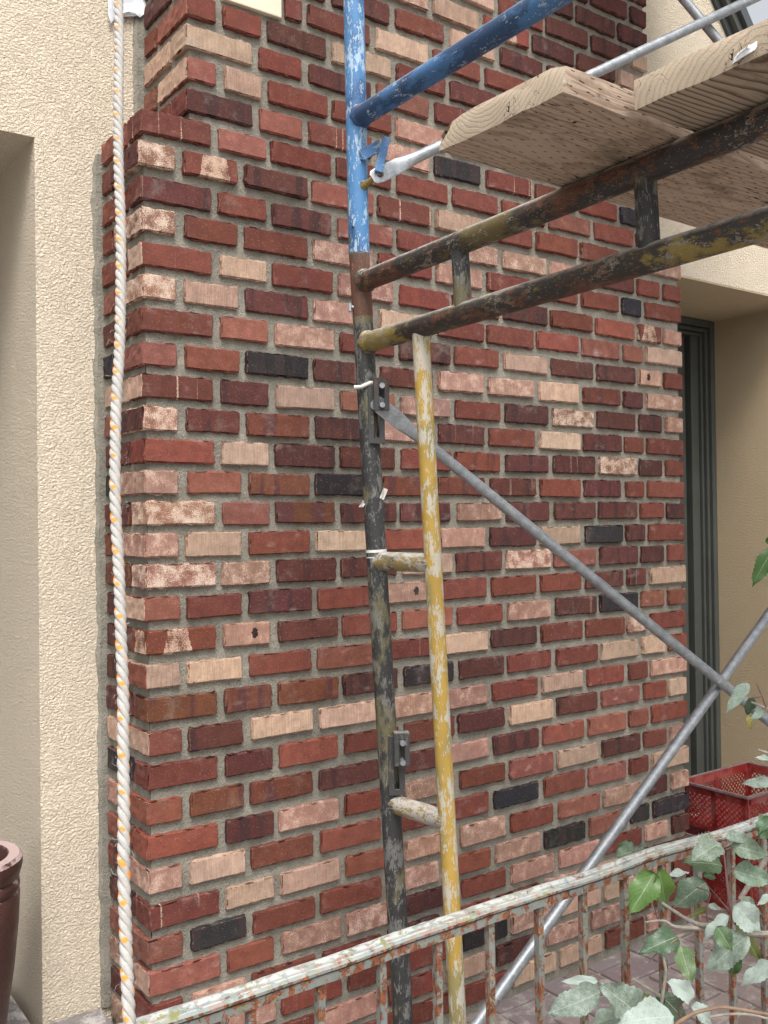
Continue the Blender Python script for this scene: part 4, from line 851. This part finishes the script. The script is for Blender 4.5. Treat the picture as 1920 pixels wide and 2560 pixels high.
def twig(fn, pts, dep, r0, r1, mt='twig'):
    P_ = [at(*fn(*p), dep if not isinstance(dep, (tuple, list)) else dep[0]+(dep[1]-dep[0])*i/(len(pts)-1)) for i, p in enumerate(pts)]; out = []
    n = len(P_)
    for i in range(n-1):
        p0, p1, p2, p3 = P_[max(i-1, 0)], P_[i], P_[i+1], P_[min(i+2, n-1)]
        for k in range(6):
            t = k/6; out.append(.5*((2*p1)+(p2-p0)*t+(2*p0-5*p1+4*p2-p3)*t*t+(3*p1-p0-3*p2+p3)*t**3))
    out.append(P_[-1]); nn = len(out)
    rs = [(r0+(r1-r0)*i/(nn-1))*(1+.18*noise.noise(out[i]*90)) for i in range(nn)]
    m = MB(); m.tube(out, rs, 8); m.build('twig', M[mt], shr, True)
twig(r5, [(1290, 945), (1200, 940), (1110, 900), (1000, 830), (875, 745)], (1.60, 1.68), .0042, .0026)
twig(r5, [(1760, 1000), (1500, 1000), (1400, 985), (1180, 965), (1040, 955), (960, 915), (840, 925)], (1.60, 1.64), .0052, .0016)
twig(r5, [(1040, 1030), (1130, 985), (1200, 968)], 1.63, .003, .0036)
twig(r5, [(1445, 940), (1400, 790), (1370, 520), (1353, 378)], (1.60, 1.61), .0026, .0013, 'redtwig')
twig(r5, [(1180, 970), (990, 960), (930, 920), (890, 780)], 1.65, .0016, .0010, 'redtwig'); twig(r5, [(1400, 850), (1240, 660)], (1.62, 1.71), .0016, .0009, 'redtwig'); twig(r5, [(1255, 925), (1248, 830), (1270, 730), (1180, 690)], 1.66, .0016, .0009, 'redtwig')
twig(r5, [(1470, 770), (1660, 480), (1760, 300)], 1.82, .0046, .0052); twig(r5, [(1020, 1625), (1150, 1540), (1300, 1500), (1400, 1497), (1680, 1545)], 1.47, .0030, .0024, 'tanvine'); twig(r5, [(1260, 1560), (1400, 1540), (1550, 1545), (1690, 1580)], 1.50, .0022, .0020)
twig(r5, [(945, 1480), (958, 1380), (975, 1250), (950, 1130)], 1.58, .0030, .0022); twig(r5, [(750, 1300), (830, 1350), (935, 1415), (1010, 1470)], 1.62, .0022, .0034); twig(r5, [(860, 1195), (930, 1120), (1055, 1035)], 1.59, .0008, .0016, 'tanvine')
twig(r5, [(1085, 1590), (1060, 1500), (1120, 1430)], 1.55, .0014, .001, 'redtwig'); twig(r5, [(1375, 440), (1410, 425)], 1.61, .0012, .001, 'redtwig'); twig(r5, [(1390, 600), (1435, 570)], 1.61, .0012, .001, 'redtwig'); twig(r5, [(1405, 800), (1470, 775)], 1.61, .0012, .001, 'redtwig')
twig(r6, [(1560, 780), (1400, 755), (1300, 715), (1230, 685)], 1.68, .0030, .0014); twig(r6, [(1395, 750), (1345, 610), (1290, 490)], 1.67, .0015, .0009, 'redtwig'); twig(r6, [(1340, 630), (1250, 640)], 1.67, .001, .0008, 'redtwig'); twig(r6, [(1560, 1290), (1420, 1250), (1300, 1215)], 1.60, .0026, .0018)
# main stems down to the soil, right of the picture
st0 = Vector((1.18, -1.02, GZ))
def stem(pts, r0, r1):
    m = MB(); m.tube(pts, [r0+(r1-r0)*i/(len(pts)-1) for i in range(len(pts))], 10); m.build('stem', M['twig'], shr, True)
e_ = at(*r5(1755, 1000), 1.60); stem([st0, st0+Vector((.02, -.03, .3)), (st0+Vector((0, -.05, .5))+e_)/2, e_], .014, .0052)
e_ = at(*r6(1555, 780), 1.68); stem([st0, st0+Vector((.05, 0, .4)), e_+Vector((.10, 0, -.25)), e_], .012, .003)
e_ = at(*r5(1690, 1560), 1.48); stem([st0, st0+Vector((-.02, -.1, .2)), e_], .009, .0024)
e_ = at(*r5(1755, 305), 1.82); stem([st0, st0+Vector((.10, .02, .3)), e_], .011, .0052)
